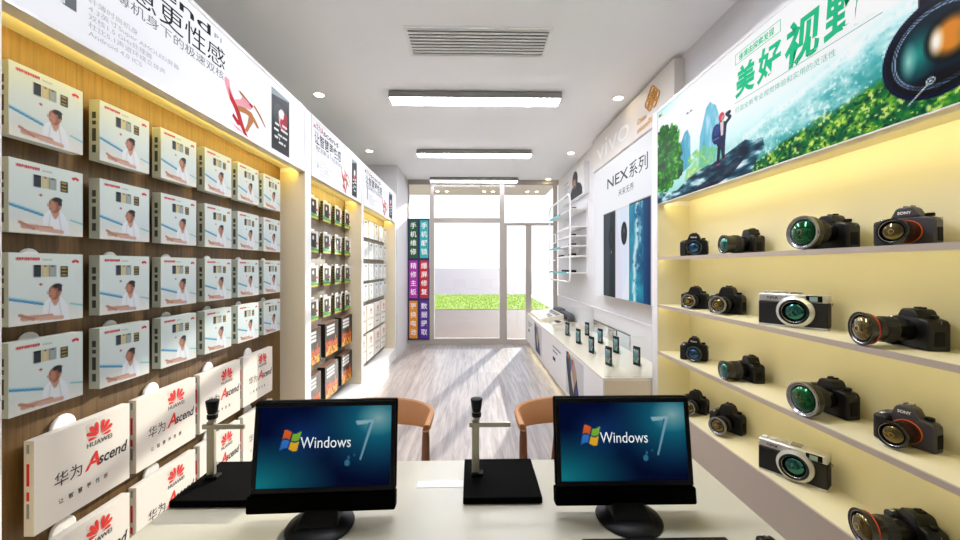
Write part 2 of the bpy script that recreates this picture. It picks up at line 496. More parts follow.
# ---- coloured service sign in the window
t = thing('service_sign', 'tall navy sign with six coloured panels of white characters beside the window post', 'sign', (-1.1, 8.03, 0.0))
pl = Plane((-1.325, 8.028, 0.098), (1, 0, 0), (0, 0, 1))
MB().slab(pl, 0, 0.44, 0, 2.49, -0.024, 0).build('backing_board', mat('navy_board', '#100c54', 0.4), t, bevel=0.003)
COLS = [('手机维修', '#0e5416'), ('手机解锁', '#18acA8'), ('精修主板', '#aa189e'), ('爆屏修复', '#c0101e'), ('更换电池', '#da8c10'), ('数据提取', '#4e1692')]
for i, (s, c) in enumerate(COLS):
    cx = i % 2; r = 2 - i // 2
    a0, a1 = (0.027, 0.197) if cx == 0 else (0.247, 0.417)
    b0 = 0.035 + r * 0.825; b1 = b0 + 0.77
    p = MB().slab(pl, a0, a1, b0, b1, 0.001, 0.005).build('panel', mat('service_panel_%d' % i, c, 0.4), t)
    p['label'] = ['green', 'teal', 'magenta', 'red', 'orange', 'purple'][i] + ' panel with four white characters'
    lt = MB()
    for k, ch in enumerate(s):
        lt.text(pl, ch, (a0 + a1) / 2, b1 - 0.155 - k * 0.178, 0.13, 0.006, align='c', bold=0.012)
    lt.build('lettering', mat('white_ink', '#f0eeee', 0.5), p)

# ================================================================== ceiling things
proto = None
for i, y in enumerate((3.98, 5.96, 7.80, 2.0)):
    if proto is None:
        proto = thing('ceiling_light', 'x', 'light', (0.03, y, ZC), 0, 'linear ceiling lights')
        b = MB(); b.box(-0.885, 0.885, 0, 0.205, -0.072, -0.012); b.box(-0.87, 0.87, 0.02, 0.185, -0.012, -0.001)
        b.build('housing', mat('lamp_housing_grey', '#8f8c88', 0.45), proto, False, bevel=0.003)
        bx('diffuser', (-0.875, 0.875, 0.010, 0.195, -0.0765, -0.0725), M_light, proto, world=False)
        o = proto
    else: o = copy_tree(proto)
    if i == 2:
        for ch in o.children:
            if ch.name.startswith('diffuser'):
                ch.data = ch.data.copy(); ch.data.materials[0] = M_lightfar
    place(o, (0.03, y, ZC), 0, ['long grey linear ceiling light next after the air vent', 'long grey linear ceiling light, middle of the visible row',
        'long grey linear ceiling light right above the storefront window', 'long grey linear ceiling light over the desk'][i])
proto = None
for i, (x, y) in enumerate(((-1.6, 4.10), (-1.6, 6.08), (1.55, 4.12), (1.55, 6.12), (1.55, 7.95))):
    if proto is None:
        proto = thing('downlight', 'x', 'downlight', (x, y, ZC), 0, 'recessed ceiling downlights')
        MB().lathe([(0.062, -0.008), (0.058, -0.001)], (0, 0, 0), (0, 0, 1), 24).build('trim_ring', M_white, proto, False, smooth=True)
        MB().lathe([(0.046, -0.010), (0.046, -0.0085)], (0, 0, 0), (0, 0, 1), 24).build('lens', M_down, proto, False)
        o = proto
    else: o = copy_tree(proto)
    place(o, (x, y, ZC), 0, ['round ceiling downlight above the wide lit signboard beside the phone case bay', 'round ceiling downlight near the wall column',
        'round ceiling downlight beside the raised letter fascia', 'round ceiling downlight above the small portrait lightbox', 'round ceiling downlight in the corner by the glazed door'][i])
t = thing('ceiling_vent', 'white rectangular air vent with dark slots between slats in the ceiling', 'vent', (0.045, 3.12, ZC))
b = MB()
for d in ((-0.565, 0.565, -0.20, -0.175), (-0.565, 0.565, 0.175, 0.20), (-0.565, -0.54, -0.175, 0.175), (0.54, 0.565, -0.175, 0.175)):
    b.box(d[0], d[1], d[2], d[3], -0.014, -0.001)
b.build('frame', M_white, t, False, bevel=0.002)
bx('backing', (-0.54, 0.54, -0.175, 0.175, -0.0015, -0.0005), M_rubber, t, world=False)
sl = MB()
for k in range(9):
    y = -0.174 + k * 0.0435
    sl.box(-0.54, 0.54, y - 0.010, y + 0.010, -0.014, -0.006)
sl.build('slats', M_white, t, False)

# ================================================================== left wall: three display bays
XF, XBK = -1.34, -1.54
ORD = ['first', 'second', 'third', 'fourth', 'fifth', 'sixth']
BAYS = [(1.136, 3.153, 0.06, M_oak, 'tall white display bay with oak back panel of phone boxes and gift boxes'),
        (3.263, 4.744, 0.055, M_greypanel, 'white display bay with phone case packets above flame printed cartons'),
        (4.813, 6.80, 0.055, M_greypanel, 'white display bay next to the wall column with slim white boxes')]
def hook(par, y, z, r=0.034):
    """round hook plate on the panel with a short peg behind the hung item"""
    b = MB()
    b.lathe([(r, 0), (r, 0.004), (r - 0.005, 0.008)], (XBK + 0.001, y, z), (1, 0, 0), 20)
    b.cyl((XBK + 0.008, y, z), (XBK + 0.021, y, z), 0.006, n=8)
    return b.build('hook', M_white, par, smooth=True)
CAB = []
for y0, y1, ps, bm, lab in BAYS:
    t = thing('display_bay', lab, 'display cabinet', (XF, (y0 + y1) / 2, 0)); CAB.append(t)
    sm = M_beige
    s0 = 0.04 if y0 < 2 else 0.054 if y0 < 4 else 0.033
    s1 = 0.054 if y1 < 4 else 0.033 if y1 < 5 else 0.08
    bx('side_panel', (XBK - 0.02, XF, y0 - s0, y0, 0.001, 2.875), M_whitelam, t)
    bx('side_panel', (XBK - 0.02, XF, y1, y1 + s1, 0.001, 2.875), M_whitelam, t)
    for ya, yb in ((y0, y0 + 0.003), (y1 - 0.003, y1)):
        bx('side_lining', (XBK, XF - 0.004, ya, yb, 0.185, 2.358), sm, t)
    bx('back_panel', (XBK - 0.02, XBK, y0, y1, 0.185, 2.392), bm, t)
    bx('plinth', (XBK - 0.02, XF + 0.001, y0, y1, 0.001, 0.185), M_whitelam, t)
    bx('soffit', (XBK - 0.02, XF - 0.062, y0, y1, 2.392, 2.875), M_cream, t)
    bx('light_strip', (XF - 0.0615, XF - 0.058, y0 + 0.02, y1 - 0.02, 2.368, 2.380), M_ledleft, t)

# ---- lit signs over the bays
def red_dress(mb, P, u0, v0, w, h):
    """printed dancing figure in a red dress, as flat shapes: 0 skin 1 red 2 pink 3 orange"""
    def q(pts, mi, c=0.0015): mb.poly(P, [(u0 + x * w, v0 + y * h) for x, y in pts], c, mi)
    q([(0.02, 0.95), (0.05, 1.0), (0.12, 0.98), (0.14, 0.84), (0.22, 0.66), (0.36, 0.52), (0.22, 0.46), (0.12, 0.60), (0.04, 0.82)], 2)
    q([(0.10, 0.84), (0.16, 0.72), (0.28, 0.56), (0.34, 0.48), (0.24, 0.46), (0.14, 0.58)], 1, 0.0016)
    q([(0.30, 0.92), (0.42, 0.90), (0.66, 0.78), (0.60, 0.66), (0.42, 0.60), (0.28, 0.56), (0.24, 0.66), (0.36, 0.74), (0.40, 0.82)], 2, 0.0013)
    q([(0.34, 0.93), (0.46, 0.88), (0.62, 0.80), (0.60, 0.77), (0.44, 0.84), (0.36, 0.86)], 3, 0.0020)
    q([(0.58, 0.82), (0.66, 0.80), (0.64, 0.72), (0.56, 0.76)], 1, 0.0021)
    q([(0.26, 0.56), (0.34, 0.48), (0.40, 0.30), (0.48, 0.10), (0.54, 0.00), (0.44, 0.02), (0.34, 0.18), (0.26, 0.38), (0.20, 0.50)], 1, 0.0017)
    q([(0.20, 0.34), (0.30, 0.26), (0.40, 0.18), (0.30, 0.14), (0.18, 0.26)], 1, 0.0018)
    q([(0.16, 0.12), (0.30, 0.09), (0.44, 0.04), (0.30, 0.04)], 2, 0.0012)
    q([(0.30, 0.57), (0.46, 0.62), (0.62, 0.62), (0.76, 0.46), (0.82, 0.36), (0.76, 0.34), (0.64, 0.46), (0.50, 0.50), (0.32, 0.46)], 0, 0.0019)
    q([(0.56, 0.54), (0.68, 0.54), (0.66, 0.40), (0.58, 0.24), (0.52, 0.10), (0.46, 0.12), (0.52, 0.30)], 0, 0.0020)
    q([(0.66, 0.80), (0.78, 0.70), (0.98, 0.48), (1.0, 0.50), (0.86, 0.70), (0.70, 0.84)], 3, 0.0019)
def phone_photo():
    im = Img(0.255, 0.41, 52, 84, '#141618')
    im.rect(0.012, 0.243, 0.0, 0.395, '#1a1c1f').rect(0.02, 0.236, 0.045, 0.35, '#0b0d0e')
    im.poly([(0.0, 0.36), (0.255, 0.40), (0.255, 0.41), (0.0, 0.41)], '#9aa3a8')
    im.ell(0.11, 0.25, 0.08, 0.08, '#2e3a33').ell(0.15, 0.24, 0.05, 0.07, '#f2b7c3').ell(0.17, 0.21, 0.05, 0.04, '#c71b34').ell(0.14, 0.27, 0.04, 0.03, '#ffffff')
    im.ell(0.20, 0.25, 0.03, 0.05, '#a3122a')
    n = im.noise(14, 9, 1, 5)
    for y, a, bb in ((0.06, 0.1, 0.2), (0.085, 0.03, 0.12), (0.11, 0.09, 0.22), (0.135, 0.04, 0.10), (0.155, 0.13, 0.23), (0.175, 0.05, 0.11), (0.19, 0.15, 0.22)):
        im.mix(((im.Y > y) & (im.Y < y + 0.016) & (im.X > a) & (im.X < bb) & (n > 0.32)).astype(float), '#f4f6f6')
    im.line(0.003, 0.0, 0.003, 0.41, 0.006, '#c9d2d6')
    return im
PHONE_PIC = phone_photo()
def make_sign(y0, y1, lab, full):
    L = y1 - y0; k = L / 2.017
    t = thing('lightbox_sign', lab, 'sign', (XF, (y0 + y1) / 2, 2.36), 0, 'lit signs over the left display bays')
    P = Plane((XF, y0, 2.36), (0, 1, 0), (0, 0, 1))
    fr = MB()
    e = 0.001
    fr.slab(P, e, L - e, 0.0, 0.010, -0.057, 0.004); fr.slab(P, e, L - e, 0.492, 0.514, -0.057, 0.004)
    fr.slab(P, e, 0.012, 0.010, 0.492, -0.057, 0.004); fr.slab(P, L - 0.012, L - e, 0.010, 0.492, -0.057, 0.004)
    fr.build('frame', M_signframe, t)
    MB().slab(P, 0.012, L - 0.012, 0.010, 0.492, -0.05, 0.0).build('light_panel', M_sign, t)
    lt = MB()
    logo_u = 0.02 if full else 0.10 * k
    fan_logo(lt, P, (0.10 if not full else 0.06) * k, 0.425, 0.075 * k, 0.0012, 1)
    tu = 0.145
    lt.text(P, '华为', tu * k, 0.42, 0.07, width=0.13 * k)
    lt.text(P, 'A', (tu + 0.145) * k, 0.418, 0.085, mi=1, width=0.07 * k, bold=0.015)
    lt.text(P, 'scend', (tu + 0.22) * k, 0.42, 0.075, width=0.52 * k, bold=0.01)
    lt.text(P, 'P1', (tu + 0.77) * k, 0.432, 0.035, width=0.055 * k, mi=2)
    lt.text(P, '让智慧更性感', 0.10 * k, 0.305, 0.115, width=0.90 * k, bold=0.0 if full else 0.012)
    lt.text(P, '带来超薄机身下的极速双核', 0.13 * k, 0.245, 0.05, width=0.86 * k, mi=2, bold=0.0 if full else 0.012)
    for i, (s, w) in enumerate((('纤薄时尚机身', 0.20), ('4.3英寸Super AMOLED屏幕', 0.42), ('双核1.5 GHz处理器', 0.27), ('杜比5.1声道环绕立体声', 0.34), ('Android 4.0 ICS', 0.22))):
        lt.text(P, s, 0.25 * k, 0.165 - i * 0.029, 0.024, width=w * k, mi=3)
    lt.build('lettering', [mat('sign_black', '#0c0c0e', 0.6, spec=0.1), mat('sign_red', '#a81410', 0.6, spec=0.1), mat('sign_grey_text', '#4b4b50', 0.5), mat('sign_pale_text', '#8b8b92', 0.5)], t)
    ph = MB(); ph.slab(P, 0.165 * k, 0.208 * k, 0.10, 0.265, 0.001, 0.002, 0); ph.slab(P, 0.159 * k, 0.170 * k, 0.103, 0.262, 0.002, 0.003, 1)
    ph.build('printed_phone', [mat('print_dark_phone', '#0f1f24', 0.3), mat('print_phone_edge', '#aab9c0', 0.3)], t)
    im = PHONE_PIC; W0 = im.W
    im.W = 0.255 * k; o = print_mesh('printed_phone_front', im, P, 1.484 * k, 0.035, 0.0015, A_lit, t); im.W = W0
    d = MB(); red_dress(d, P, 0.985 * k, 0.012, 0.43 * k, 0.262)
    d.build('printed_dancer', [mat('print_skin', '#9c6430', 0.6, spec=0.1), mat('print_red', '#a00d12', 0.6, spec=0.1), mat('print_pink', '#c4848c', 0.6, spec=0.1), mat('print_gold', '#8f5c1c', 0.6, spec=0.1)], t)
    return t
make_sign(1.136, 3.153, 'long white lit signboard above the oak bay with dancer, phone and text', True)
make_sign(3.263, 4.744, 'white lit signboard with red logo above the phone case packets', False)
make_sign(4.813, 6.80, 'white lit signboard above the slim white boxes beside the wall column', False)

# ---- bay one: 24 phone boxes
def man_picture():
    W, H = 0.235, 0.238
    im = Img(W, H, 66, 66, '#e4f0ea')
    im.vgrad([(0, '#e9ebe4'), (0.05, '#d6e2e0'), (0.10, '#dbe9e8'), (0.238, '#e3efe8')])
    n = im.noise(3, 2, 3, 3)
    im.mix(np.clip((0.08 - im.Y) / 0.08, 0, 1) * n, '#f5efe4', 0.8)
    im.line(0.0, 0.088, 0.098, 0.064, 0.007, '#3d8fc0', 0.95); im.line(0.0, 0.094, 0.098, 0.070, 0.004, '#9cc9de', 0.9)
    im.line(0.19, 0.058, 0.235, 0.048, 0.006, '#7dc4cf', 0.9)
    for k in range(9):                                         # red heading
        im.rect(0.02 + k * 0.0078, 0.0265 + k * 0.0078, 0.214 + (k % 3) * 0.0005, 0.2225, '#c4222a')
    im.rect(0.096, 0.128, 0.214, 0.219, '#9aa09e', 0.6)
    im.ell(0.208, 0.211, 0.013, 0.0065, '#d8202c').ell(0.208, 0.206, 0.006, 0.003, '#e4f0ea')
    for x, c, c2 in ((0.070, '#232b36', '#3c4652'), (0.094, '#c6b98f', '#dccfa6'), (0.118, '#8d9a98', '#b4c0bd')):
        im.rect(x, x + 0.023, 0.158, 0.198, c).rect(x + 0.004, x + 0.019, 0.161, 0.191, c2, 0.6)
        im.ell(x + 0.012, 0.194, 0.003, 0.002, '#11151a')
    im.rect(0.155, 0.180, 0.156, 0.194, '#1d1b16')
    for k in range(3): im.rect(0.158, 0.177, 0.160 + k * 0.012, 0.167 + k * 0.012, '#a58e55')
    im.ell(0.092, 0.132, 0.005, 0.0035, '#b0343c')
    # seated man
    im.ell(0.138, 0.042, 0.040, 0.046, '#eef3f6').poly([(0.095, 0.0), (0.105, 0.062), (0.125, 0.078), (0.16, 0.078), (0.182, 0.05), (0.186, 0.0)], '#eaf0f5')
    im.line(0.15, 0.07, 0.158, 0.02, 0.004, '#c6d2da'); im.line(0.122, 0.07, 0.116, 0.02, 0.004, '#cdd8df')
    im.poly([(0.122, 0.082), (0.154, 0.082), (0.142, 0.056), (0.134, 0.056)], '#c39a84')
    im.ell(0.136, 0.103, 0.020, 0.026, '#a06a56').ell(0.129, 0.099, 0.011, 0.018, '#bd8670')
    im.poly([(0.112, 0.108), (0.117, 0.098), (0.111, 0.097)], '#c9967f')
    im.ell(0.1455, 0.1245, 0.0160, 0.0085, '#2a2a30').ell(0.154, 0.112, 0.0065, 0.013, '#34343a')
    im.rect(0.116, 0.124, 0.107, 0.1095, '#5b443c').rect(0.118, 0.127, 0.089, 0.0915, '#8c4a44')
    im.ell(0.154, 0.10, 0.004, 0.007, '#b07d68')
    im.line(0.04, 0.022, 0.125, 0.02, 0.017, '#c99c88'); im.line(0.03, 0.034, 0.07, 0.016, 0.010, '#b98673')
    im.line(0.09, 0.016, 0.16, 0.012, 0.014, '#d3ab98')
    return im
def slots(mb, y, x0, x1, z0, z1):
    pass
def make_phone_box():
    t = thing('phone_box', 'x', 'box', (0, 0, 0), 0, 'phone boxes on the oak panel')
    W, H, D = 0.235, 0.238, 0.042
    b = MB(); b.box(0, D, 0, W, 0, H); b.build('carton', mat('box_card', '#cfd6cc', 0.45), t, False, bevel=0.0012)
    print_mesh('printed_front', MAN, Plane((D + 0.0008, 0, 0), (0, 1, 0), (0, 0, 1)), 0, 0, 0, A_print, t, False)
    s = MB()
    for z0, z1 in ((0.03, 0.06), (0.075, 0.125), (0.14, 0.155), (0.165, 0.19)):
        s.box(0.014, 0.028, -0.0012, -0.0002, z0, z1)
    s.build('spine_print', mat('spine_ink', '#4d5149', 0.6), t, False)
    return t
MAN = man_picture()
ROWZ = [2.021, 1.712, 1.408, 1.118]
ROWN = ['top row', 'second row', 'third row', 'bottom row']
proto = None
for r in range(4):
    for c in range(6):
        y = 1.264 + 0.302 * c
        o = proto = make_phone_box() if proto is None else proto
        if r or c: o = copy_tree(proto)
        place(o, (-1.512, y, ROWZ[r]), 0, 'white phone box with seated man on oak panel, %s, %s from near end' % (ROWN[r], ORD[c]))
        hook(CAB[0], y + 0.117, ROWZ[r] + (0.21 if r < 2 else 0.222))

# ---- bay one: gift boxes with the red fan
M_bag = mat('gift_box_card', '#d9d2c6', 0.45, spec=0.3)
def make_gift_box():
    t = thing('gift_box', 'x', 'box', (0, 0, 0), 0, 'gift boxes on the oak panel')
    W, H, D = 0.367, 0.322, 0.034
    MB().box(0, D, 0, W, 0, H).build('carton', M_bag, t, False, bevel=0.0012)
    P = Plane((D, 0, 0), (0, 1, 0), (0, 0, 1))
    fan_logo(MB(), P, 0.232, 0.246, 0.115).build('fan_emblem', M_redink, t, False)
    b = MB()
    b.text(P, 'HUAWEI', 0.232, 0.212, 0.026, width=0.105, align='c', bold=0.012)
    b.text(P, '华为', 0.064, 0.128, 0.055, width=0.098)
    b.text(P, 'A', 0.172, 0.128, 0.085, width=0.062, mi=1, bold=0.02, shear=0.25)
    b.text(P, 'scend', 0.226, 0.13, 0.062, width=0.130, bold=0.02, shear=0.25)
    for k, ch in enumerate('让智慧更性感'):
        b.text(P, ch, 0.078 + k * 0.034, 0.062, 0.02, width=0.017, bold=0.01)
    b.build('lettering', [M_ink, M_redink], t, False)
    S = Plane((0, 0, 0), (1, 0, 0), (0, 0, 1))
    b = MB()
    for z, h, mi in ((0.28, 0.03, 0), (0.17, 0.075, 1), (0.12, 0.03, 1), (0.06, 0.04, 0), (0.09, 0.02, 0)):
        b.slab(S, 0.010, 0.019, z, z + h, 0.0002, 0.0008, mi)
    b.build('spine_print', [M_greyink, M_redink], t, False)
    b = MB(); b.lathe([(0.013, 0), (0.013, 0.002)], (D - 0.001, 0.19, H - 0.03), (1, 0, 0), 16)
    b.build('hang_hole_reinforcer', mat('clear_grey', '#cfcac2', 0.3), t, False)
    return t
proto = None
for r, z in enumerate((0.690, 0.305)):
    for c in range(4):
        y = 1.343 + 0.4 * c
        if proto is None: o = proto = make_gift_box()
        else: o = copy_tree(proto)
        place(o, (-1.512, y, z), 0, 'white gift box with red fan emblem on oak panel, %s row, %s from near end' % (('upper', 'lower')[r], ORD[c]))
        hook(CAB[0], y + 0.15, z + 0.308, 0.048)

# ---- bay two: phone case packets
def case_picture(dark, seed):
    W, H = 0.205, 0.2
    im = Img(W, H, 26, 30, '#eceae2')
    im.rect(0.03, 0.165, 0.045, 0.175, dark).ell(0.085, 0.135, 0.020, 0.020, '#f0efe9')
    im.rect(0.155, 0.185, 0.06, 0.19, '#f6f4ef').rect(0.145, 0.19, 0.075, 0.095, '#c6203f')
    im.poly([(0, 0.0), (0.205, 0.0), (0.205, 0.03), (0, 0.06)], '#5cb64b')
    im.poly([(0, 0.0), (0.205, 0.0), (0.205, 0.012), (0, 0.022)], '#d9c62b').poly([(0, 0.022), (0.09, 0.016), (0.09, 0.03), (0, 0.04)], '#2f8f9c')
    return im
def make_case(dark, seed, group):
    t = thing('phone_case_pack', 'x', 'packet', (0, 0, 0), 0, 'phone case packets on hooks')
    W, H, D = 0.205, 0.2, 0.030
    MB().box(0, D, 0, W, 0, H).build('carton', mat('packet_olive', '#7d7440', 0.5), t, False, bevel=0.001)
    print_mesh('printed_front', case_picture(dark, seed), Plane((D + 0.0008, 0, 0), (0, 1, 0), (0, 0, 1)), 0, 0, 0, A_print, t, False)
    b = MB()
    for k in range(7): b.box(0.006, 0.024, -0.0012, -0.0002, 0.012 + k * 0.027, 0.030 + k * 0.027)
    b.build('spine_print', mat('packet_black', '#221f17', 0.5), t, False)
    MB().box(0.011, 0.016, 0.06, 0.145, H + 0.0002, H + 0.018).build('hang_tab', M_white, t, False)
    return t
pd = [make_case('#171617', 1, 0), make_case('#4a4135', 2, 0)]; used = [0, 0]
for r, z in enumerate((2.052, 1.735, 1.412, 1.098)):
    for c in range(4):
        k = 0 if (r == 0 or c == 0 and r == 1) else 1
        if not used[k]: o = pd[k]; used[k] = 1
        else: o = copy_tree(pd[k])
        y = 3.555 + 0.3265 * c
        if y + 0.205 > 4.738: y = 4.535
        place(o, (-1.505, y, z), 0, '%s phone case packet on a hook, %s of four, %s from near end' % (('black', 'brown')[k], ROWN[r], ORD[c]))
        hook(CAB[1], y + 0.10, z + 0.18)
# ---- bay two: cartons with flames
def flame_picture():
    W, H = 0.37, 0.325
    im = Img(W, H, 48, 46, '#382c22')
    n = im.noise(8, 5, 3, 9)
    prof = 0.02 + 0.17 * np.clip(n * 1.25 - 0.18, 0, 1)
    edge = (im.X > 0.03) * (im.X < 0.34)
    fl = ((im.Y < prof + 0.03) & (edge > 0)).astype(float)
    n2 = im.noise(16, 12, 2, 4)
    im.mix(fl * (n2 > 0.34), '#e4571a')
    im.mix(fl * (n2 > 0.50) * (im.Y < prof - 0.01), '#f58a1f').mix(fl * (n2 > 0.55) * (im.Y < 0.09), '#ffc93a')
    im.mix(fl * (n2 > 0.62) * (im.Y > 0.07), '#b02a12')
    for k in range(3): im.rect(0.04, 0.26, 0.20 + k * 0.036, 0.226 + k * 0.036, '#f4f3f0')
    return im
def make_carton():
    t = thing('printed_carton', 'x', 'box', (0, 0, 0), 0, 'flame printed cartons')
    W, H, D = 0.37, 0.325, 0.075
    MB().box(0, D, 0, W, 0, H).build('carton', mat('carton_black', '#1c1511', 0.45), t, False, bevel=0.0015)
    MB().box(0.002, D, 0.002, W - 0.002, H, H + 0.001).build('top_label', mat('carton_brown', '#7a523c', 0.5), t, False)
    print_mesh('printed_front', FL, Plane((D + 0.001, 0, 0), (0, 1, 0), (0, 0, 1)), 0, 0, 0, A_print, t, False)
    return t
FL = flame_picture(); proto = None
for r, z in enumerate((0.712, 0.288)):
    for c in range(3):
        if proto is None: o = proto = make_carton()
        else: o = copy_tree(proto)
        y = 3.367 + 0.478 * c
        place(o, (-1.517, y, z), 0, 'dark carton printed with flames and white bars, %s row, %s from near end' % (('upper', 'lower')[r], ORD[c]))
        for q in (0.08, 0.29): hook(CAB[1], y + q, z + 0.25)
# ---- bay three
def slim_picture(seed):
    im = Img(0.2, 0.235, 20, 28, '#eef0ec')
    im.rect(0.05, 0.15, 0.19, 0.215, '#4d5a5a', 0.75).rect(0.085, 0.125, 0.05, 0.15, '#d9d3d3')
    im.rect(0.09, 0.12, 0.075, 0.125, '#c9808a').rect(0.0, 0.012, 0, 0.235, '#9dc7c0').rect(0.04, 0.15, 0.02, 0.032, '#b7bcc0')
    return im
def make_slim():
    t = thing('slim_box', 'x', 'box', (0, 0, 0), 0, 'slim white boxes by the column')
    MB().box(0, 0.034, 0, 0.2, 0, 0.235).build('carton', mat('slim_card', '#e6e8e3', 0.45), t, False, bevel=0.001)
    print_mesh('printed_front', slim_picture(2), Plane((0.0348, 0, 0), (0, 1, 0), (0, 0, 1)), 0, 0, 0, A_print, t, False)
    return t
proto = None
for r, z in enumerate((2.012, 1.712, 1.41, 1.128)):
    for c in range(5):
        if proto is None: o = proto = make_slim()
        else: o = copy_tree(proto)
        y = 5.305 + 0.2935 * c
        place(o, (-1.505, y, z), 0, 'slim white box in the bay beside the column, %s, %s from near end' % (ROWN[r], ORD[c]))
        hook(CAB[2], y + 0.10, z + 0.20)
def make_small_gift():
    t = thing('retail_bag', 'x', 'box', (0, 0, 0), 0, 'white retail boxes by the column')
    W, H, D = 0.34, 0.36, 0.05
    MB().box(0, D, 0, W, 0, H).build('carton', M_bag, t, False, bevel=0.0012)
    P = Plane((D, 0, 0), (0, 1, 0), (0, 0, 1))
    fan_logo(MB(), P, 0.20, 0.26, 0.12).build('fan_emblem', M_redink, t, False)
    b = MB(); b.text(P, 'HUAWEI', 0.20, 0.222, 0.03, width=0.11, align='c', bold=0.012)
    b.text(P, '华为', 0.05, 0.15, 0.05, width=0.09); b.text(P, 'A', 0.15, 0.15, 0.07, width=0.05, mi=1); b.text(P, 'scend', 0.20, 0.15, 0.055, width=0.115)
    b.slab(P, 0.08, 0.24, 0.075, 0.085, 0.0005, 0.001)
    b.build('lettering', [M_ink, M_redink], t, False)
    return t
proto = None
for r, z in enumerate((0.695, 0.285)):
    for c in range(4):
        if proto is None: o = proto = make_small_gift()
        else: o = copy_tree(proto)
        y = 5.064 + 0.4 * c
        place(o, (-1.515, y, z), 0, 'white box with red emblem beside the wall column, %s row, %s from near end' % (('upper', 'lower')[r], ORD[c]))
        hook(CAB[2], y + 0.17, z + 0.30)
# ================================================================== right wall: camera shelves
XR = 1.51
SH = [1.678, 1.293, 0.912, 0.520]
Y0R, Y1R = 0.82, 3.158
t = thing('camera_shelf_unit', 'cream open wall shelving with warm lit shelves full of cameras', 'shelving', (1.65, 2.0, 0))
XI = XW - 0.012
bx('back_panel', (XI, XW - 0.001, Y0R, Y1R, 0.001, 2.88), M_cream, t)
bx('side_panel', (XR, XW - 0.001, Y1R, Y1R + 0.09, 0.001, 2.88), M_whitelam, t)
bx('side_panel', (XR, XW - 0.001, Y0R - 0.05, Y0R, 0.001, 2.88), M_whitelam, t)
bx('side_lining', (XR + 0.004, XI, Y1R - 0.003, Y1R, 0.52, 2.10), M_cream, t)
bx('soffit', (XR + 0.062, XI, Y0R, Y1R, 2.138, 2.16), M_cream, t)
bx('light_strip', (XR + 0.058, XR + 0.0615, Y0R + 0.02, Y1R - 0.02, 2.110, 2.124), M_ledtop, t)
bx('plinth', (XR + 0.002, XI, Y0R, Y1R, 0.001, SH[3] - 0.012), M_taupe, t)
for i, z in enumerate(SH):
    s = bx('shelf', (XR + 0.012, XI, Y0R, Y1R, z - 0.012, z), M_cream, t)
    bx('shelf_lip', (XR, XR + 0.012, Y0R, Y1R, z - 0.024, z), M_taupe, s)
    if i < 3: bx('light_strip', (XR + 0.0121, XR + 0.016, Y0R + 0.02, Y1R - 0.02, z - 0.021, z - 0.0125), M_led, s)

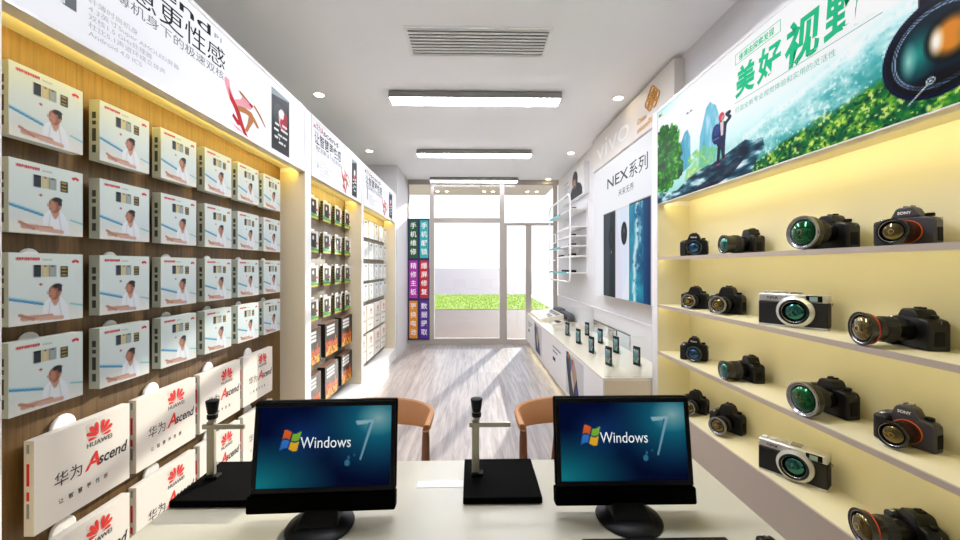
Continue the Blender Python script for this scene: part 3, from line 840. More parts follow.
# ---- big lit sign over the cameras
def landscape():
    W, H = 2.30, 0.752
    im = Img(W, H, 500, 164, '#f2f9fc'); X, Y = im.X, im.Y
    im.vgrad([(0, '#8fd3c8'), (0.16, '#bfe6e4'), (0.34, '#e2f4f5'), (0.5, '#f6fbfd'), (0.752, '#f4f9fd')])
    n = im.noise(9, 5, 5, 1); n2 = im.noise(26, 12, 4, 2); n3 = im.noise(60, 26, 3, 8)
    im.mix(np.clip((Y - 0.66) / 0.1, 0, 1) * np.clip((0.5 - X) / 0.4, 0, 1), '#a9e2f2', 0.9)
    # misty slopes
    ridge = 0.22 + 0.26 * np.clip((X - 0.9) / 1.2, 0, 1) + 0.05 * n
    m = np.clip((ridge - Y) / 0.16, 0, 1) * (X > 0.5) * np.clip((X - 0.5) / 0.35, 0, 1)
    im.mix(m * np.clip(n2 * 1.9 - 0.45, 0, 1), '#57b3b8', 0.85)
    im.mix(m * np.clip(n3 * 2.2 - 1.05, 0, 1), '#ffffff', 0.7)
    m2 = np.clip((ridge - 0.12 - Y) / 0.10, 0, 1) * np.clip((X - 0.85) / 0.3, 0, 1)
    im.mix(m2 * np.clip(n2 * 2.2 - 0.6, 0, 1), '#2f8f8b', 0.7)
    im.mix(np.clip(1 - np.abs(Y - 0.20 - 0.22 * np.clip((X - 1.0) / 1.0, 0, 1) - 0.03 * n) / 0.03, 0, 1) * (X > 1.0), '#f4fbfb', 0.7)
    # near forest along the bottom
    top = 0.03 + 0.17 * np.clip((X - 1.0) / 0.9, 0, 1) ** 0.8 + 0.09 * (n - 0.4) + 0.03 * n3
    fo = np.clip((top - Y) / 0.03, 0, 1) * np.clip((X - 0.95) / 0.1, 0, 1)
    im.mix(fo, '#1f6a3a', 0.95)
    im.mix(fo * np.clip(n3 * 3 - 1.3, 0, 1), '#6fae35', 0.95); im.mix(fo * np.clip(n3 * 4 - 2.4, 0, 1), '#c9de62', 0.9)
    im.mix(fo * np.clip(1.15 - n3 * 3, 0, 1), '#0f3f3c', 0.8)
    n4 = im.noise(150, 60, 2, 21)
    im.mix(m * (n4 > 0.72), '#ffffff', 0.6).mix(m * (n4 < 0.28), '#3fa3a0', 0.5).mix(fo * (n4 > 0.70), '#cfe062', 0.7).mix(fo * (n4 < 0.36), '#0c3a2c', 0.75)
    # tall rocks
    for pts, c in (([(0.575, 0.12), (0.59, 0.36), (0.63, 0.45), (0.66, 0.52), (0.70, 0.545), (0.73, 0.52), (0.76, 0.50), (0.79, 0.43), (0.83, 0.20), (0.83, 0.12)], '#6db8cf'),
                   ([(0.33, 0.16), (0.34, 0.38), (0.37, 0.41), (0.40, 0.45), (0.44, 0.46), (0.475, 0.40), (0.48, 0.20)], '#5aa9c4')):
        pm = im.polymask(pts); im.mix(pm, c, 0.95)
        st = im.noise(60, 6, 3, 6)
        im.mix(pm * np.clip(st * 3 - 1.7, 0, 1), '#e4f6fa', 0.8); im.mix(pm * np.clip(1.2 - st * 3, 0, 1), '#2f7fa0', 0.7)
    im.mix(im.polymask([(0.40, 0.10), (0.45, 0.26), (0.6, 0.30), (0.8, 0.22), (0.95, 0.08)]) * np.clip(n3 * 2.6 - 0.7, 0, 1), '#7fc46a', 0.9)
    im.mix(im.polymask([(0.40, 0.10), (0.45, 0.24), (0.6, 0.27), (0.75, 0.18), (0.9, 0.08)]) * np.clip(n3 * 4 - 2.3, 0, 1), '#f3efc0', 0.9)
    # dark tree
    tr = np.zeros(X.shape)
    for cx, cy, r1, r2 in ((0.10, 0.52, 0.13, 0.11), (0.20, 0.46, 0.14, 0.13), (0.08, 0.36, 0.16, 0.16), (0.24, 0.32, 0.15, 0.14), (0.12, 0.22, 0.20, 0.15), (0.30, 0.22, 0.10, 0.10)):
        tr = np.maximum(tr, im.ellmask(cx, cy, r1 + 0.0, r2, 0, 0.35))
    tr = np.clip((tr - 0.25 + (n3 - 0.5) * 1.3) * 5, 0, 1) * (tr > 0.02)
    im.mix(tr, '#1d6a1c'); im.mix(tr * np.clip(n3 * 3.2 - 1.4, 0, 1), '#4fb52a', 0.95); im.mix(tr * np.clip(n3 * 4 - 2.5, 0, 1), '#a6e04b', 0.95)
    im.mix(tr * np.clip(1.25 - n2 * 2.6, 0, 1), '#06281f', 0.9)
    # rock ledge
    rk = im.polymask([(0.0, 0.0), (0.0, 0.10), (0.12, 0.07), (0.30, 0.06), (0.46, 0.115), (0.62, 0.145), (0.80, 0.155), (0.94, 0.185), (1.02, 0.20), (1.08, 0.175), (1.15, 0.17), (1.165, 0.12), (1.13, 0.09), (1.06, 0.0)])
    st = fbm(im.nw, im.nh, 22, 22, 4, 12)
    im.mix(rk, '#2c5868'); im.mix(rk * np.clip(st * 4.4 - 2.0, 0, 1), '#9cc3cc', 0.95); im.mix(rk * np.clip(st * 5 - 3.0, 0, 1), '#eef8fa', 0.95)
    im.mix(rk * np.clip(1.6 - st * 3.6, 0, 1), '#0a1d33', 0.95)
    im.mix(im.polymask([(0.55, 0.03), (0.80, 0.085), (0.95, 0.12), (1.02, 0.10), (0.9, 0.03), (0.75, 0.0), (0.5, 0.0)]), '#07182c', 0.75)
    # hiker
    nv = '#15223f'
    im.poly([(0.765, 0.125), (0.79, 0.125), (0.815, 0.25), (0.78, 0.26)], nv).poly([(0.82, 0.145), (0.845, 0.14), (0.85, 0.25), (0.80, 0.255)], '#2b3350')
    im.poly([(0.77, 0.24), (0.85, 0.24), (0.865, 0.36), (0.80, 0.385), (0.77, 0.34)], '#1d2c50')
    im.ell(0.765, 0.315, 0.045, 0.062, '#1b2f63').ell(0.765, 0.335, 0.03, 0.03, '#2f4a86').rect(0.735, 0.79, 0.285, 0.29, '#6b86b4')
    im.poly([(0.80, 0.375), (0.81, 0.29), (0.83, 0.29), (0.835, 0.375)], '#d9c7c4')
    im.ell(0.815, 0.405, 0.028, 0.027, '#d8345c').ell(0.828, 0.395, 0.018, 0.017, '#b98b78')
    im.line(0.85, 0.35, 0.895, 0.375, 0.022, nv).line(0.895, 0.375, 0.86, 0.405, 0.02, nv).ell(0.88, 0.405, 0.022, 0.012, '#10182c')
    im.rect(0.765, 0.80, 0.118, 0.13, '#9c4a6a').rect(0.82, 0.855, 0.135, 0.146, '#7d3f5f')
    # bird
    for sg in (-1, 1): im.poly([(0.462, 0.565), (0.462 + sg * 0.02, 0.582), (0.462 + sg * 0.042, 0.572), (0.462 + sg * 0.018, 0.568)], '#35636f')
    im.ell(0.462, 0.560, 0.006, 0.012, '#e8f0f0')
    im.rect(0.02, 0.075, 0.70, 0.722, '#d9c022').rect(0.024, 0.05, 0.704, 0.718, '#22252a')
    # camera lens
    cx, cy = 1.915, 0.214
    im.poly([(1.86, 0.36), (1.86, 0.752), (2.3, 0.752), (2.3, 0.0), (2.0, 0.0)], '#10131c').poly([(1.80, 0.66), (1.86, 0.64), (1.86, 0.752), (1.80, 0.752)], '#1a2032').rect(1.80, 1.86, 0.69, 0.70, '#e0407a')
    for r, c in ((0.172, '#07122f'), (0.166, '#0a1a44'), (0.158, '#050912'), (0.138, '#8fb4dd'), (0.135, '#0b1626'), (0.130, '#c7d9ee'), (0.127, '#0f2a36')):
        im.ell(cx, cy, r, r * 0.96, c)
    im.ell(cx - 0.055, cy, 0.068, 0.10, '#2b8d85', 0.95, 0, 0.9).ell(cx - 0.085, cy - 0.01, 0.03, 0.075, '#bfeee2', 0.75, 0, 1.0)
    im.ell(cx + 0.01, cy - 0.105, 0.11, 0.03, '#03080f', 0.8, 0, 0.6)
    im.ell(cx + 0.03, cy + 0.015, 0.075, 0.085, '#0a1410', 0.9, 0, 0.2).ell(cx + 0.035, cy + 0.015, 0.066, 0.075, '#d58a35', 1, 0, 0.5)
    im.ell(cx - 0.005, cy + 0.015, 0.026, 0.058, '#fff6ee', 0.95, 0, 0.8).ell(cx + 0.075, cy + 0.0, 0.03, 0.055, '#6d7d2c', 0.7, 0, 0.9)
    im.ell(cx - 0.02, cy - 0.105, 0.013, 0.012, '#cfe2ea').ell(cx - 0.02, cy - 0.105, 0.009, 0.008, '#1b2a33').ell(cx - 0.02, cy - 0.105, 0.004, 0.004, '#ffffff')
    im.line(cx - 0.03, cy - 0.115, cx - 0.085, cy - 0.16, 0.004, '#d7e4ea')
    im.a = np.clip((im.a - 0.5) * 1.18 + 0.49, 0, 1)
    return im
t = thing('lightbox_sign', 'huge lit signboard with mountain valley, hiker and camera lens above the camera shelves', 'sign', (XR, 2.0, 2.104))
P = Plane((XR, 3.157, 2.104), (0, -1, 0), (0, 0, 1)); L = 2.336
fr = MB(); fr.slab(P, 0, L, 0, 0.006, -0.057, 0.004); fr.slab(P, 0, L, 0.752, 0.776, -0.26, 0.004); fr.slab(P, -0.0, 0.006, 0.006, 0.752, -0.057, 0.004); fr.slab(P, L - 0.006, L, 0.006, 0.752, -0.057, 0.004)
fr.build('frame', M_signframe, t)
MB().slab(P, 0.006, L - 0.006, 0.006, 0.752, -0.05, -0.002).build('light_panel', M_sign, t)
print_mesh('printed_landscape', landscape(), P, 0.005, 0.001, 0.0, A_lit, t)
b = MB()
b.text(P, '美', 0.945, 0.475, 0.17, width=0.155, bold=0.035, shear=0.1); b.text(P, '好', 1.115, 0.475, 0.175, width=0.165, bold=0.03, shear=0.1)
b.text(P, '视', 1.30, 0.46, 0.215, width=0.19, bold=0.03, shear=0.1); b.text(P, '野', 1.51, 0.47, 0.215, width=0.185, bold=0.03, shear=0.1)
b.text(P, '打造全新专业视觉体验和实用的灵活性', 0.945, 0.378, 0.034, width=0.62, mi=1)
b.slab(P, 0.94, 1.75, 0.432, 0.435, 0.0005, 0.001, 1)
for d in ((0.945, 1.275, 0.708, 0.711), (0.945, 1.275, 0.650, 0.653), (0.945, 0.948, 0.653, 0.708), (1.272, 1.275, 0.653, 0.708)): b.slab(P, *d, 0.0005, 0.001, 0)
b.text(P, '佳境由探索发现', 0.975, 0.664, 0.042, width=0.26, bold=0.02)
b.text(P, 'ENJOY THE WORLD', 1.32, 0.441, 0.022, width=0.40, mi=2)
b.build('lettering', [mat('sign_green', '#0a9264', 0.6, spec=0.1, emit=0.24), mat('sign_teal_text', '#3a927c', 0.6, spec=0.1, emit=0.2), mat('sign_faint_text', '#a9b9bb', 0.6, spec=0.1, emit=0.25)], t)

# ---- raised letter fascia
t = thing('fascia_sign', 'pale raised letter fascia with orange knot emblem above the phone poster', 'sign', (1.74, 4.3, 2.92))
bx('panel', (1.70, XW - 0.001, 3.255, 5.49, 2.925, 3.365), mat('fascia_panel', '#d8d2ca', 0.5), t, bevel=0.002)
P = Plane((1.70, 5.49, 2.925), (0, -1, 0), (0, 0, 1))
b = MB(); b.text(P, 'vivo', 0.20, 0.095, 0.36, 0.004, width=1.10)
b.build('lettering', mat('fascia_white', '#efece8', 0.4), t)
b = MB()
cx, cz, q = 1.84, 0.255, 0.050
def loop(cu, cv, r, rot=PI / 4):
    pts = []
    for k in range(16):
        a = 2 * PI * k / 16; e = 0.78
        x = math.copysign(abs(math.cos(a)) ** e, math.cos(a)) * r; y = math.copysign(abs(math.sin(a)) ** e, math.sin(a)) * r
        pts.append(P.p(cu + (x * math.cos(rot) - y * math.sin(rot)) * 1.15, cv + x * math.sin(rot) + y * math.cos(rot), 0.004))
    b.tube(pts, 0.0075, 6, closed=True)
for i, j in ((0, 0), (1, 0), (0, 1), (1, 1), (-1, 1), (1, -1), (-1, 0), (0, -1)):
    loop(cx + (i - j) * q * 0.80 * 1.15, cz + (i + j) * q * 0.80, 0.042)
b.build('knot_emblem', M_orange, t)
b = MB(); b.text(P, 'China', 1.50, 0.130, 0.075, 0.003, width=0.22, bold=0.012); b.text(P, 'unicom中国联通', 1.50, 0.045, 0.08, 0.003, width=0.56, bold=0.012)
b.build('emblem_lettering', M_orange, t)

# ---- tall phone poster
def poster():
    W, H = 1.70, 1.612
    im = Img(W, H, 150, 142, '#f6f7fb')
    im.vgrad([(0, '#f1f3f8'), (1.6, '#f8f8fc')])
    # dark phone
    im.rect(0.355, 0.765, 0, 1.005, '#3d444b').rect(0.375, 0.76, 0, 0.995, '#20262d')
    im.mix(im.polymask([(0.42, 0), (0.42, 0.99), (0.60, 0.99), (0.56, 0)]), '#46525d', 0.7); im.rect(0.355, 0.378, 0, 1.0, '#8d979e', 0.8)
    im.ell(0.63, 0.70, 0.085, 0.125, '#0c0f12').ell(0.63, 0.70, 0.04, 0.09, '#2a2f35').ell(0.63, 0.53, 0.018, 0.018, '#8e7c66')
    # silver white phone
    im.rect(0.77, 1.165, 0, 1.005, '#c9ced8').rect(0.785, 1.16, 0, 1.0, '#e9eef8')
    im.mix(im.polymask([(0.80, 0), (0.80, 0.9), (0.95, 0.5), (0.95, 0)]), '#e3d3ee', 0.55); im.mix(im.polymask([(0.95, 0.0), (0.9, 1.0), (1.12, 1.0), (1.12, 0.3)]), '#d6e6fb', 0.6)
    im.ell(1.02, 0.72, 0.085, 0.125, '#0e1013').ell(1.02, 0.72, 0.04, 0.09, '#2c2e33').ell(1.02, 0.75, 0.02, 0.025, '#5a5d66')
    # blue ocean phone
    im.rect(1.165, 1.66, 0, 1.015, '#0d1a2a'); X, Y = im.X, im.Y
    scr = ((X > 1.175) & (X < 1.65) & (Y < 1.0)).astype(float)
    n = im.noise(10, 12, 5, 4); n2 = im.noise(30, 30, 3, 6)
    g = np.clip((X - 1.18) / 0.46, 0, 1)[..., None]
    im.a = np.where(scr[..., None] > 0, hexs('#1f86a8') * (1 - g) + hexs('#0a2f63') * g, im.a)
    im.mix(scr * np.clip(n * 2.4 - 0.9, 0, 1) * (X < 1.5), '#2fb3c4', 0.7)
    sx = 1.31 - 0.05 * np.cos(Y * 3.2) + 0.10 * (n - 0.5)
    im.mix(scr * np.clip(1 - np.abs(X - sx) / (0.05 + 0.03 * n2), 0, 1) * (n2 > 0.38), '#f2fbfb', 0.95)
    im.mix(scr * np.clip(1 - np.abs(X - sx - 0.09) / 0.06, 0, 1) * (n2 > 0.56), '#bfe9ee', 0.7)
    return im
t = thing('poster_lightbox', 'large white lit phone poster with three phones beside the camera shelves', 'poster', (1.7, 4.36, 1.24))
P = Plane((1.645, 5.226, 1.243), (0, -1, 0), (0, 0, 1))
MB().slab(P, 0, 1.703, 0, 1.615, -0.139, -0.002).build('box_frame', mat('lightbox_side', '#e9e6e4', 0.4), t, bevel=0.002)
print_mesh('printed_poster', poster(), P, 0.0015, 0.0015, 0.0, A_lit, t)
b = MB(); b.text(P, 'NEX', 0.50, 1.30, 0.175, 0.001, width=0.64, bold=0.010); b.text(P, '系列', 1.16, 1.295, 0.175, 0.001, width=0.44, bold=0.008)
b.text(P, '未来无界', 0.86, 1.155, 0.085, 0.001, width=0.42)
b.build('lettering', M_ink, t)

# ---- small portrait lightbox
def portrait():
    im = Img(1.44, 0.48, 96, 34, '#ece9e8')
    im.rect(0.02, 1.42, 0.02, 0.46, '#f0eeee')
    for k, w in enumerate((0.30, 0.2, 0.36, 0.24)): im.rect(0.22, 0.22 + w, 0.36 - k * 0.05, 0.372 - k * 0.05, '#8c8a8e')
    im.rect(0.22, 0.5, 0.10, 0.135, '#b9b6ba')
    im.ell(1.02, 0.06, 0.36, 0.17, '#1c1c22').poly([(0.72, 0.0), (0.80, 0.2), (1.2, 0.2), (1.38, 0.0)], '#22222a')
    im.ell(0.95, 0.30, 0.17, 0.14, '#1a1617').ell(0.94, 0.26, 0.12, 0.105, '#b98f7c').poly([(0.86, 0.36), (1.04, 0.38), (1.02, 0.30), (0.88, 0.31)], '#1a1617')
    im.ell(1.04, 0.29, 0.05, 0.09, '#151213').ell(0.94, 0.18, 0.06, 0.03, '#6f4d42')
    return im
t = thing('portrait_lightbox', 'small white picture of a dark haired person above the wall rack', 'picture', (1.74, 6.7, 2.74))
P = Plane((1.70, 7.40, 2.735), (0, -1, 0), (0, 0, 1))
MB().slab(P, 0, 1.45, 0, 0.49, -0.086, -0.002).build('box_frame', M_white, t, bevel=0.002)
print_mesh('printed_portrait', portrait(), P, 0.005, 0.005, 0.0, A_print, t)

# ---- wall rack with thin shelves
t = thing('wall_shelf_rack', 'white tube frame wall rack with thin shelves and teal edges beside the glass door', 'shelf rack', (1.65, 6.8, 1.36))
RZ = [2.51, 2.237, 2.09, 1.939, 1.776, 1.511]
RX = 1.515
for i, z in enumerate(RZ):
    ya = 6.03
    yb = 7.60 if i in (0, 3, 5) else 7.05
    s = bx('shelf', (RX + 0.012, XW - 0.002, ya, yb, z - 0.016, z), M_white, t, bevel=0.002)
    if i in (0, 3, 5):
        e = bx('teal_edge', (RX - 0.003, RX + 0.0115, 6.75 if i < 5 else 6.3, 7.62, z - 0.022, z + 0.008), mat('teal_edge', '#3fb7bd', 0.4), s)
        e['label'] = 'teal shelf edge'
def rrect(y0, y1, z0, z1, r, x):
    pts = []
    for cy, cz, a0 in ((y1 - r, z1 - r, 0), (y0 + r, z1 - r, 90), (y0 + r, z0 + r, 180), (y1 - r, z0 + r, 270)):
        for k in range(6):
            a = math.radians(a0 + k * 18); pts.append((x, cy + r * math.cos(a), cz + r * math.sin(a)))
    return pts
b = MB(); b.tube(rrect(6.03, 7.62, 1.36, 2.745, 0.13, RX), 0.014, 8, closed=True); b.build('tube_frame', M_white, t, smooth=True)
b = MB()
for z in (2.20, 2.04, 1.72): b.tube([(RX + 0.005, 7.1, z), (RX + 0.005, 7.61, z)], 0.008, 8)
b.tube([(RX + 0.005, 7.1, 2.04), (RX + 0.005, 7.1, 2.20)], 0.008, 8)
b.build('cross_rail', M_white, t, smooth=True)
bx('wall_rail', (XW - 0.014, XW - 0.001, 6.02, 6.04, 1.45, 2.60), M_white, t); bx('wall_rail', (XW - 0.014, XW - 0.001, 7.04, 7.06, 1.45, 2.60), M_white, t)
# small goods on the rack
def gadget():
    o = MB().box(-0.035, 0.035, -0.05, 0.05, 0, 0.038).build('gadget', M_black, None, False, bevel=0.012, seg=3, smooth=True)
    return o
proto = None; SHN = ['topmost', 'second', 'third', 'fourth', 'fifth', 'lowest']
for i, n in ((0, 1), (2, 1), (3, 2), (4, 2), (5, 5)):
    for k in range(n):
        if proto is None: o = proto = gadget()
        else: o = copy_tree(proto)
        o['category'] = 'gadget'
        place(o, (1.62, 6.22 + k * 0.165, RZ[i] + 0.001), 0, 'small black rounded gadget on the %s shelf of the wall rack, %s from near end' % (SHN[i], ORD[k]), 'small black gadgets on the wall rack')
o = MB().box(1.56, 1.64, 6.2, 6.62, RZ[1] + 0.001, RZ[1] + 0.02).build('flat_case', M_dark, None, bevel=0.006)
tag(o, 'flat dark case lying on the second shelf of the wall rack', 'case')
for k in range(3):
    o = MB().box(1.545, 1.60, 6.75 + k * 0.1, 6.82 + k * 0.1, RZ[4] + 0.001, RZ[4] + 0.03).build('cable_reel', M_black, None, bevel=0.008, smooth=True)
    tag(o, 'small black cable reel on the fifth shelf of the wall rack, %s of three' % ORD[k], 'cable reel', 'cable reels on the wall rack')

# ---- display counters
XC, ZT = 1.10, 0.661
def counter_picture():
    im = Img(0.72, 0.47, 72, 54, '#eceaec')
    im.poly([(0.02, 0.47), (0.12, 0.47), (0.20, 0.36), (0.22, 0.2), (0.40, 0.0), (0.16, 0.0), (0.06, 0.22), (0.0, 0.36)], '#17161a')
    im.poly([(0.20, 0.40), (0.34, 0.44), (0.46, 0.30), (0.52, 0.10), (0.50, 0.0), (0.34, 0.0), (0.34, 0.16), (0.26, 0.28)], '#c9a386')
    im.poly([(0.34, 0.10), (0.46, 0.26), (0.60, 0.0), (0.34, 0.0)], '#121116')
    im.ell(0.16, 0.40, 0.06, 0.05, '#2b6b43').ell(0.10, 0.43, 0.04, 0.03, '#e07a2c').ell(0.20, 0.33, 0.04, 0.06, '#2f55a8').ell(0.27, 0.40, 0.03, 0.04, '#c93a34')
    im.ell(0.44, 0.10, 0.05, 0.07, '#3a2f9a').ell(0.20, 0.16, 0.05, 0.08, '#2a2a30').line(0.10, 0.40, 0.34, 0.02, 0.018, '#3b3a40')
    return im
CPIC = counter_picture()
for i, (ya, yb, lab) in enumerate(((3.262, 5.588, 'white display counter holding upright phones'), (5.590, 7.93, 'white display counter with the phone tray by the glass door'))):
    t = thing('display_counter', lab, 'counter', (1.43, (ya + yb) / 2, 0), 0, 'display counters')
    bx('plinth', (XC + 0.06, XWL - 0.001, ya + 0.01, yb - 0.01, 0.001, 0.114), M_white, t)
    bx('body', (XC, XWL - 0.001, ya, yb, 0.115, ZT - 0.012), M_whitelam, t)
    bx('top', (XC - 0.003, XWL - 0.001, ya, yb, ZT - 0.0115, ZT), mat('gloss_cream_top', '#e4dcc4', 0.14, coat=0.3), t, bevel=0.002)
    if i == 0: bx('end_panel', (XC + 0.01, XWL - 0.002, ya - 0.003, ya - 0.0005, 0.13, ZT - 0.02), M_beige, t)
    bx('light_strip', (XC + 0.055, XC + 0.0598, ya + 0.05, yb - 0.05, 0.100, 0.112), M_ledfloor, t)
    P = Plane((XC, yb, 0.115), (0, -1, 0), (0, 0, 1))
    print_mesh('printed_front_picture', CPIC, P, 1.03, 0.035, 0.001, A_print, t)
    b = MB()
    for k, w in enumerate((0.48, 0.30)): b.slab(P, 0.26, 0.26 + w, 0.39 - k * 0.055, 0.415 - k * 0.055, 0.0005, 0.001, 1)
    b.slab(P, 0.27, 0.43, 0.22, 0.27, 0.0005, 0.001, 0)
    b.build('printed_caption', [M_ink, M_greyink], t)
# glass dividers on the counters
for y, lab in ((3.30, 'clear glass screen at the near end of the phone counter'), (5.66, 'clear glass screen standing between the two display counters')):
    o = bx('glass_screen', (XC + 0.02, XWL - 0.003, y - 0.004, y + 0.004, ZT + 0.001, 1.008), M_clear)
    tag(o, lab, 'glass screen', 'glass screens on the counters')
t = thing('wall_mirror', 'long low mirror strip with dark upper edge standing behind the phones', 'mirror', (1.755, 5.0, ZT))
bx('mirror_glass', (XWL - 0.010, XWL - 0.001, 4.32, 5.62, ZT + 0.001, 0.825), mat('mirror_silver', '#c9ccd2', 0.03, 1.0), t)
bx('edge_strip', (XWL - 0.014, XWL - 0.001, 4.32, 5.62, 0.826, 0.838), mat('mirror_edge', '#5a534a', 0.4), t)
# phones
def phone_screen():
    im = Img(0.078, 0.150, 16, 30, '#1d4a58')
    im.vgrad([(0, '#58c0b0'), (0.08, '#2f8f9a'), (0.15, '#b8e0d0')])
    cs = ['#e0503a', '#3aa3e0', '#f0c040', '#50c060', '#ffffff', '#8a5ad0', '#e07ab0', '#404858']
    for r in range(5):
        for c in range(4): im.rect(0.008 + c * 0.017, 0.020 + c * 0.017, 0.02 + r * 0.026, 0.036 + r * 0.026, cs[(r * 3 + c * 5) % 8])
    im.rect(0, 0.078, 0, 0.012, '#101418').rect(0, 0.078, 0.138, 0.15, '#101418').rect(0, 0.006, 0, 0.15, '#101418').rect(0.072, 0.078, 0, 0.15, '#101418')
    im.a = im.a * 1.0
    return im
PS = phone_screen()
def make_phone():
    t = thing('smartphone', 'x', 'phone', (0, 0, 0), 0, 'display phones on the counter')
    MB().box(-0.045, 0.045, -0.0055, 0.0055, 0.004, 0.186).build('body', M_black, t, False, bevel=0.005, seg=3)
    P = Plane((-0.039, -0.006, 0.020), (1, 0, 0), (0, 0, 1))
    print_mesh('screen', PS, P, 0, 0, 0.0006, A_screen, t, False)
    b = MB(); b.box(-0.02, 0.02, -0.004, 0.05, 0, 0.004); b.add([(-0.015, 0.0058, 0.09), (0.015, 0.0058, 0.09), (0.015, 0.05, 0.004), (-0.015, 0.05, 0.004), (-0.015, 0.0058, 0.086), (0.015, 0.0058, 0.086), (0.015, 0.046, 0.004), (-0.015, 0.046, 0.004)],
      [(3, 2, 1, 0), (4, 5, 6, 7), (0, 1, 5, 4), (1, 2, 6, 5), (2, 3, 7, 6), (3, 0, 4, 7)])
    b.build('stand', M_steel, t, False)
    MB().cyl((0, -0.0061, 0.012), (0, -0.0066, 0.012), 0.004, n=12).build('home_button', M_dark, t, False)
    return t
proto = None
for r, y in enumerate((3.66, 4.19, 4.715, 5.26)):
    for c, x in enumerate((1.285, 1.553)):
        if proto is None: o = proto = make_phone()
        else: o = copy_tree(proto)
        place(o, (x, y, ZT + 0.001), -math.radians(70), 'black smartphone on a stand on the counter, %s row, %s side, %s from the near end' % (('aisle', 'wall')[c], ('aisle', 'wall')[c], ORD[r]) if 0 else
              'upright black smartphone on the counter in the %s side row, %s from the near end' % (('aisle', 'wall')[c], ORD[r]))
# phone tray, price card, dark stand
t = thing('display_tray', 'cream tilted display tray with two rows of dark recesses on the far counter', 'tray', (1.36, 7.2, ZT))
b = MB()
tr0, tr1 = 6.72, 7.82
b.add([(1.16, tr0, ZT + 0.001), (1.58, tr0, ZT + 0.001), (1.58, tr1, ZT + 0.001), (1.16, tr1, ZT + 0.001), (1.16, tr0, ZT + 0.035), (1.58, tr0, ZT + 0.11), (1.58, tr1, ZT + 0.11), (1.16, tr1, ZT + 0.035)],
      [(3, 2, 1, 0), (4, 5, 6, 7), (0, 1, 5, 4), (1, 2, 6, 5), (2, 3, 7, 6), (3, 0, 4, 7)])
b.build('body', mat('tray_cream', '#ddd3c4', 0.4), t, bevel=0.004)
nn = Vector((-0.075, 0, 0.42)).normalized(); uu = Vector((0.42, 0, 0.075)).normalized()
P = Plane((1.16, tr1, ZT + 0.035), (0, -1, 0), uu)
for c in range(5):
    for r in range(3):
        s = MB().slab(P, 0.05 + c * 0.21, 0.20 + c * 0.21, 0.04 + r * 0.13, 0.12 + r * 0.13, -0.004, 0.0015).build('recess', mat('tray_recess', '#6b6258', 0.5), t)
t = thing('price_holder', 'small cream slanted holder beside the tray on the far counter', 'holder', (1.4, 6.35, ZT))
b = MB(); b.prism(Plane((1.30, 6.50, ZT + 0.001), (1, 0, 0), (0, 0, 1)), [(0, 0), (0.20, 0), (0.20, 0.05), (0.17, 0.05), (0, 0.012)], 0, 0.26)
b.build('body', mat('tray_cream', '#ddd3c4', 0.4), t, bevel=0.003)
b = MB()
for k in range(3): b.box(1.36, 1.44, 6.28 + k * 0.07, 6.32 + k * 0.07, ZT + 0.036, ZT + 0.048)
b.build('card', M_dark, t)
t = thing('accessory_stand', 'dark grey humped accessory stand against the wall behind the tray', 'stand', (1.66, 7.1, ZT))
P = Plane((1.62, 7.80, ZT + 0.001), (0, -1, 0), (0, 0, 1))
MB().prism(P, [(0, 0), (1.20, 0), (1.22, 0.05), (1.18, 0.095), (1.08, 0.125), (0.70, 0.13), (0.60, 0.11), (0.5, 0.15), (0.1, 0.15), (0, 0.10)], -0.12, 0).build('body', mat('stand_grey', '#4c4a4b', 0.4), t, bevel=0.008)
MB().prism(P, [(0.05, 0.02), (1.17, 0.02), (1.15, 0.085), (0.70, 0.11), (0.55, 0.09), (0.05, 0.12)], 0.001, 0.006).build('front_panel', M_dark, t)
# ================================================================== cameras
M_cam = mat('camera_black', '#090909', 0.38, bump=0.1, spec=0.4)
M_cam2 = mat('camera_leather', '#0b0b0b', 0.6, bump=0.5)
M_camgrey = mat('camera_grey', '#39363d', 0.38, bump=0.1, spec=0.6)
M_camsilver = mat('camera_silver', '#d3d3d1', 0.3, 0.6)
M_lensblk = mat('lens_barrel_black', '#070708', 0.25, spec=0.7)
M_lensrub = mat('lens_rubber', '#121212', 0.6)
M_lring = mat('lens_ring_silver', '#a8a8aa', 0.25, 0.8)
M_lred = mat('lens_ring_red', '#c32020', 0.35)
M_lor = mat('mount_ring_orange', '#d9632a', 0.4)
M_white_ink = mat('white_ink', '#f0eeee', 0.5)
def lens_glass(nm, c, tint='#ffffff'):
    first = 'lens_glass_' + nm not in MATS
    m = mat('lens_glass_' + nm, c, 0.06, 0.0, spec=1.0, coat=0.4)
    if first:
        b = m.node_tree.nodes['Principled BSDF']; b.inputs['Specular Tint'].default_value = (*hexc(tint), 1); b.inputs['IOR'].default_value = 1.7
    return m
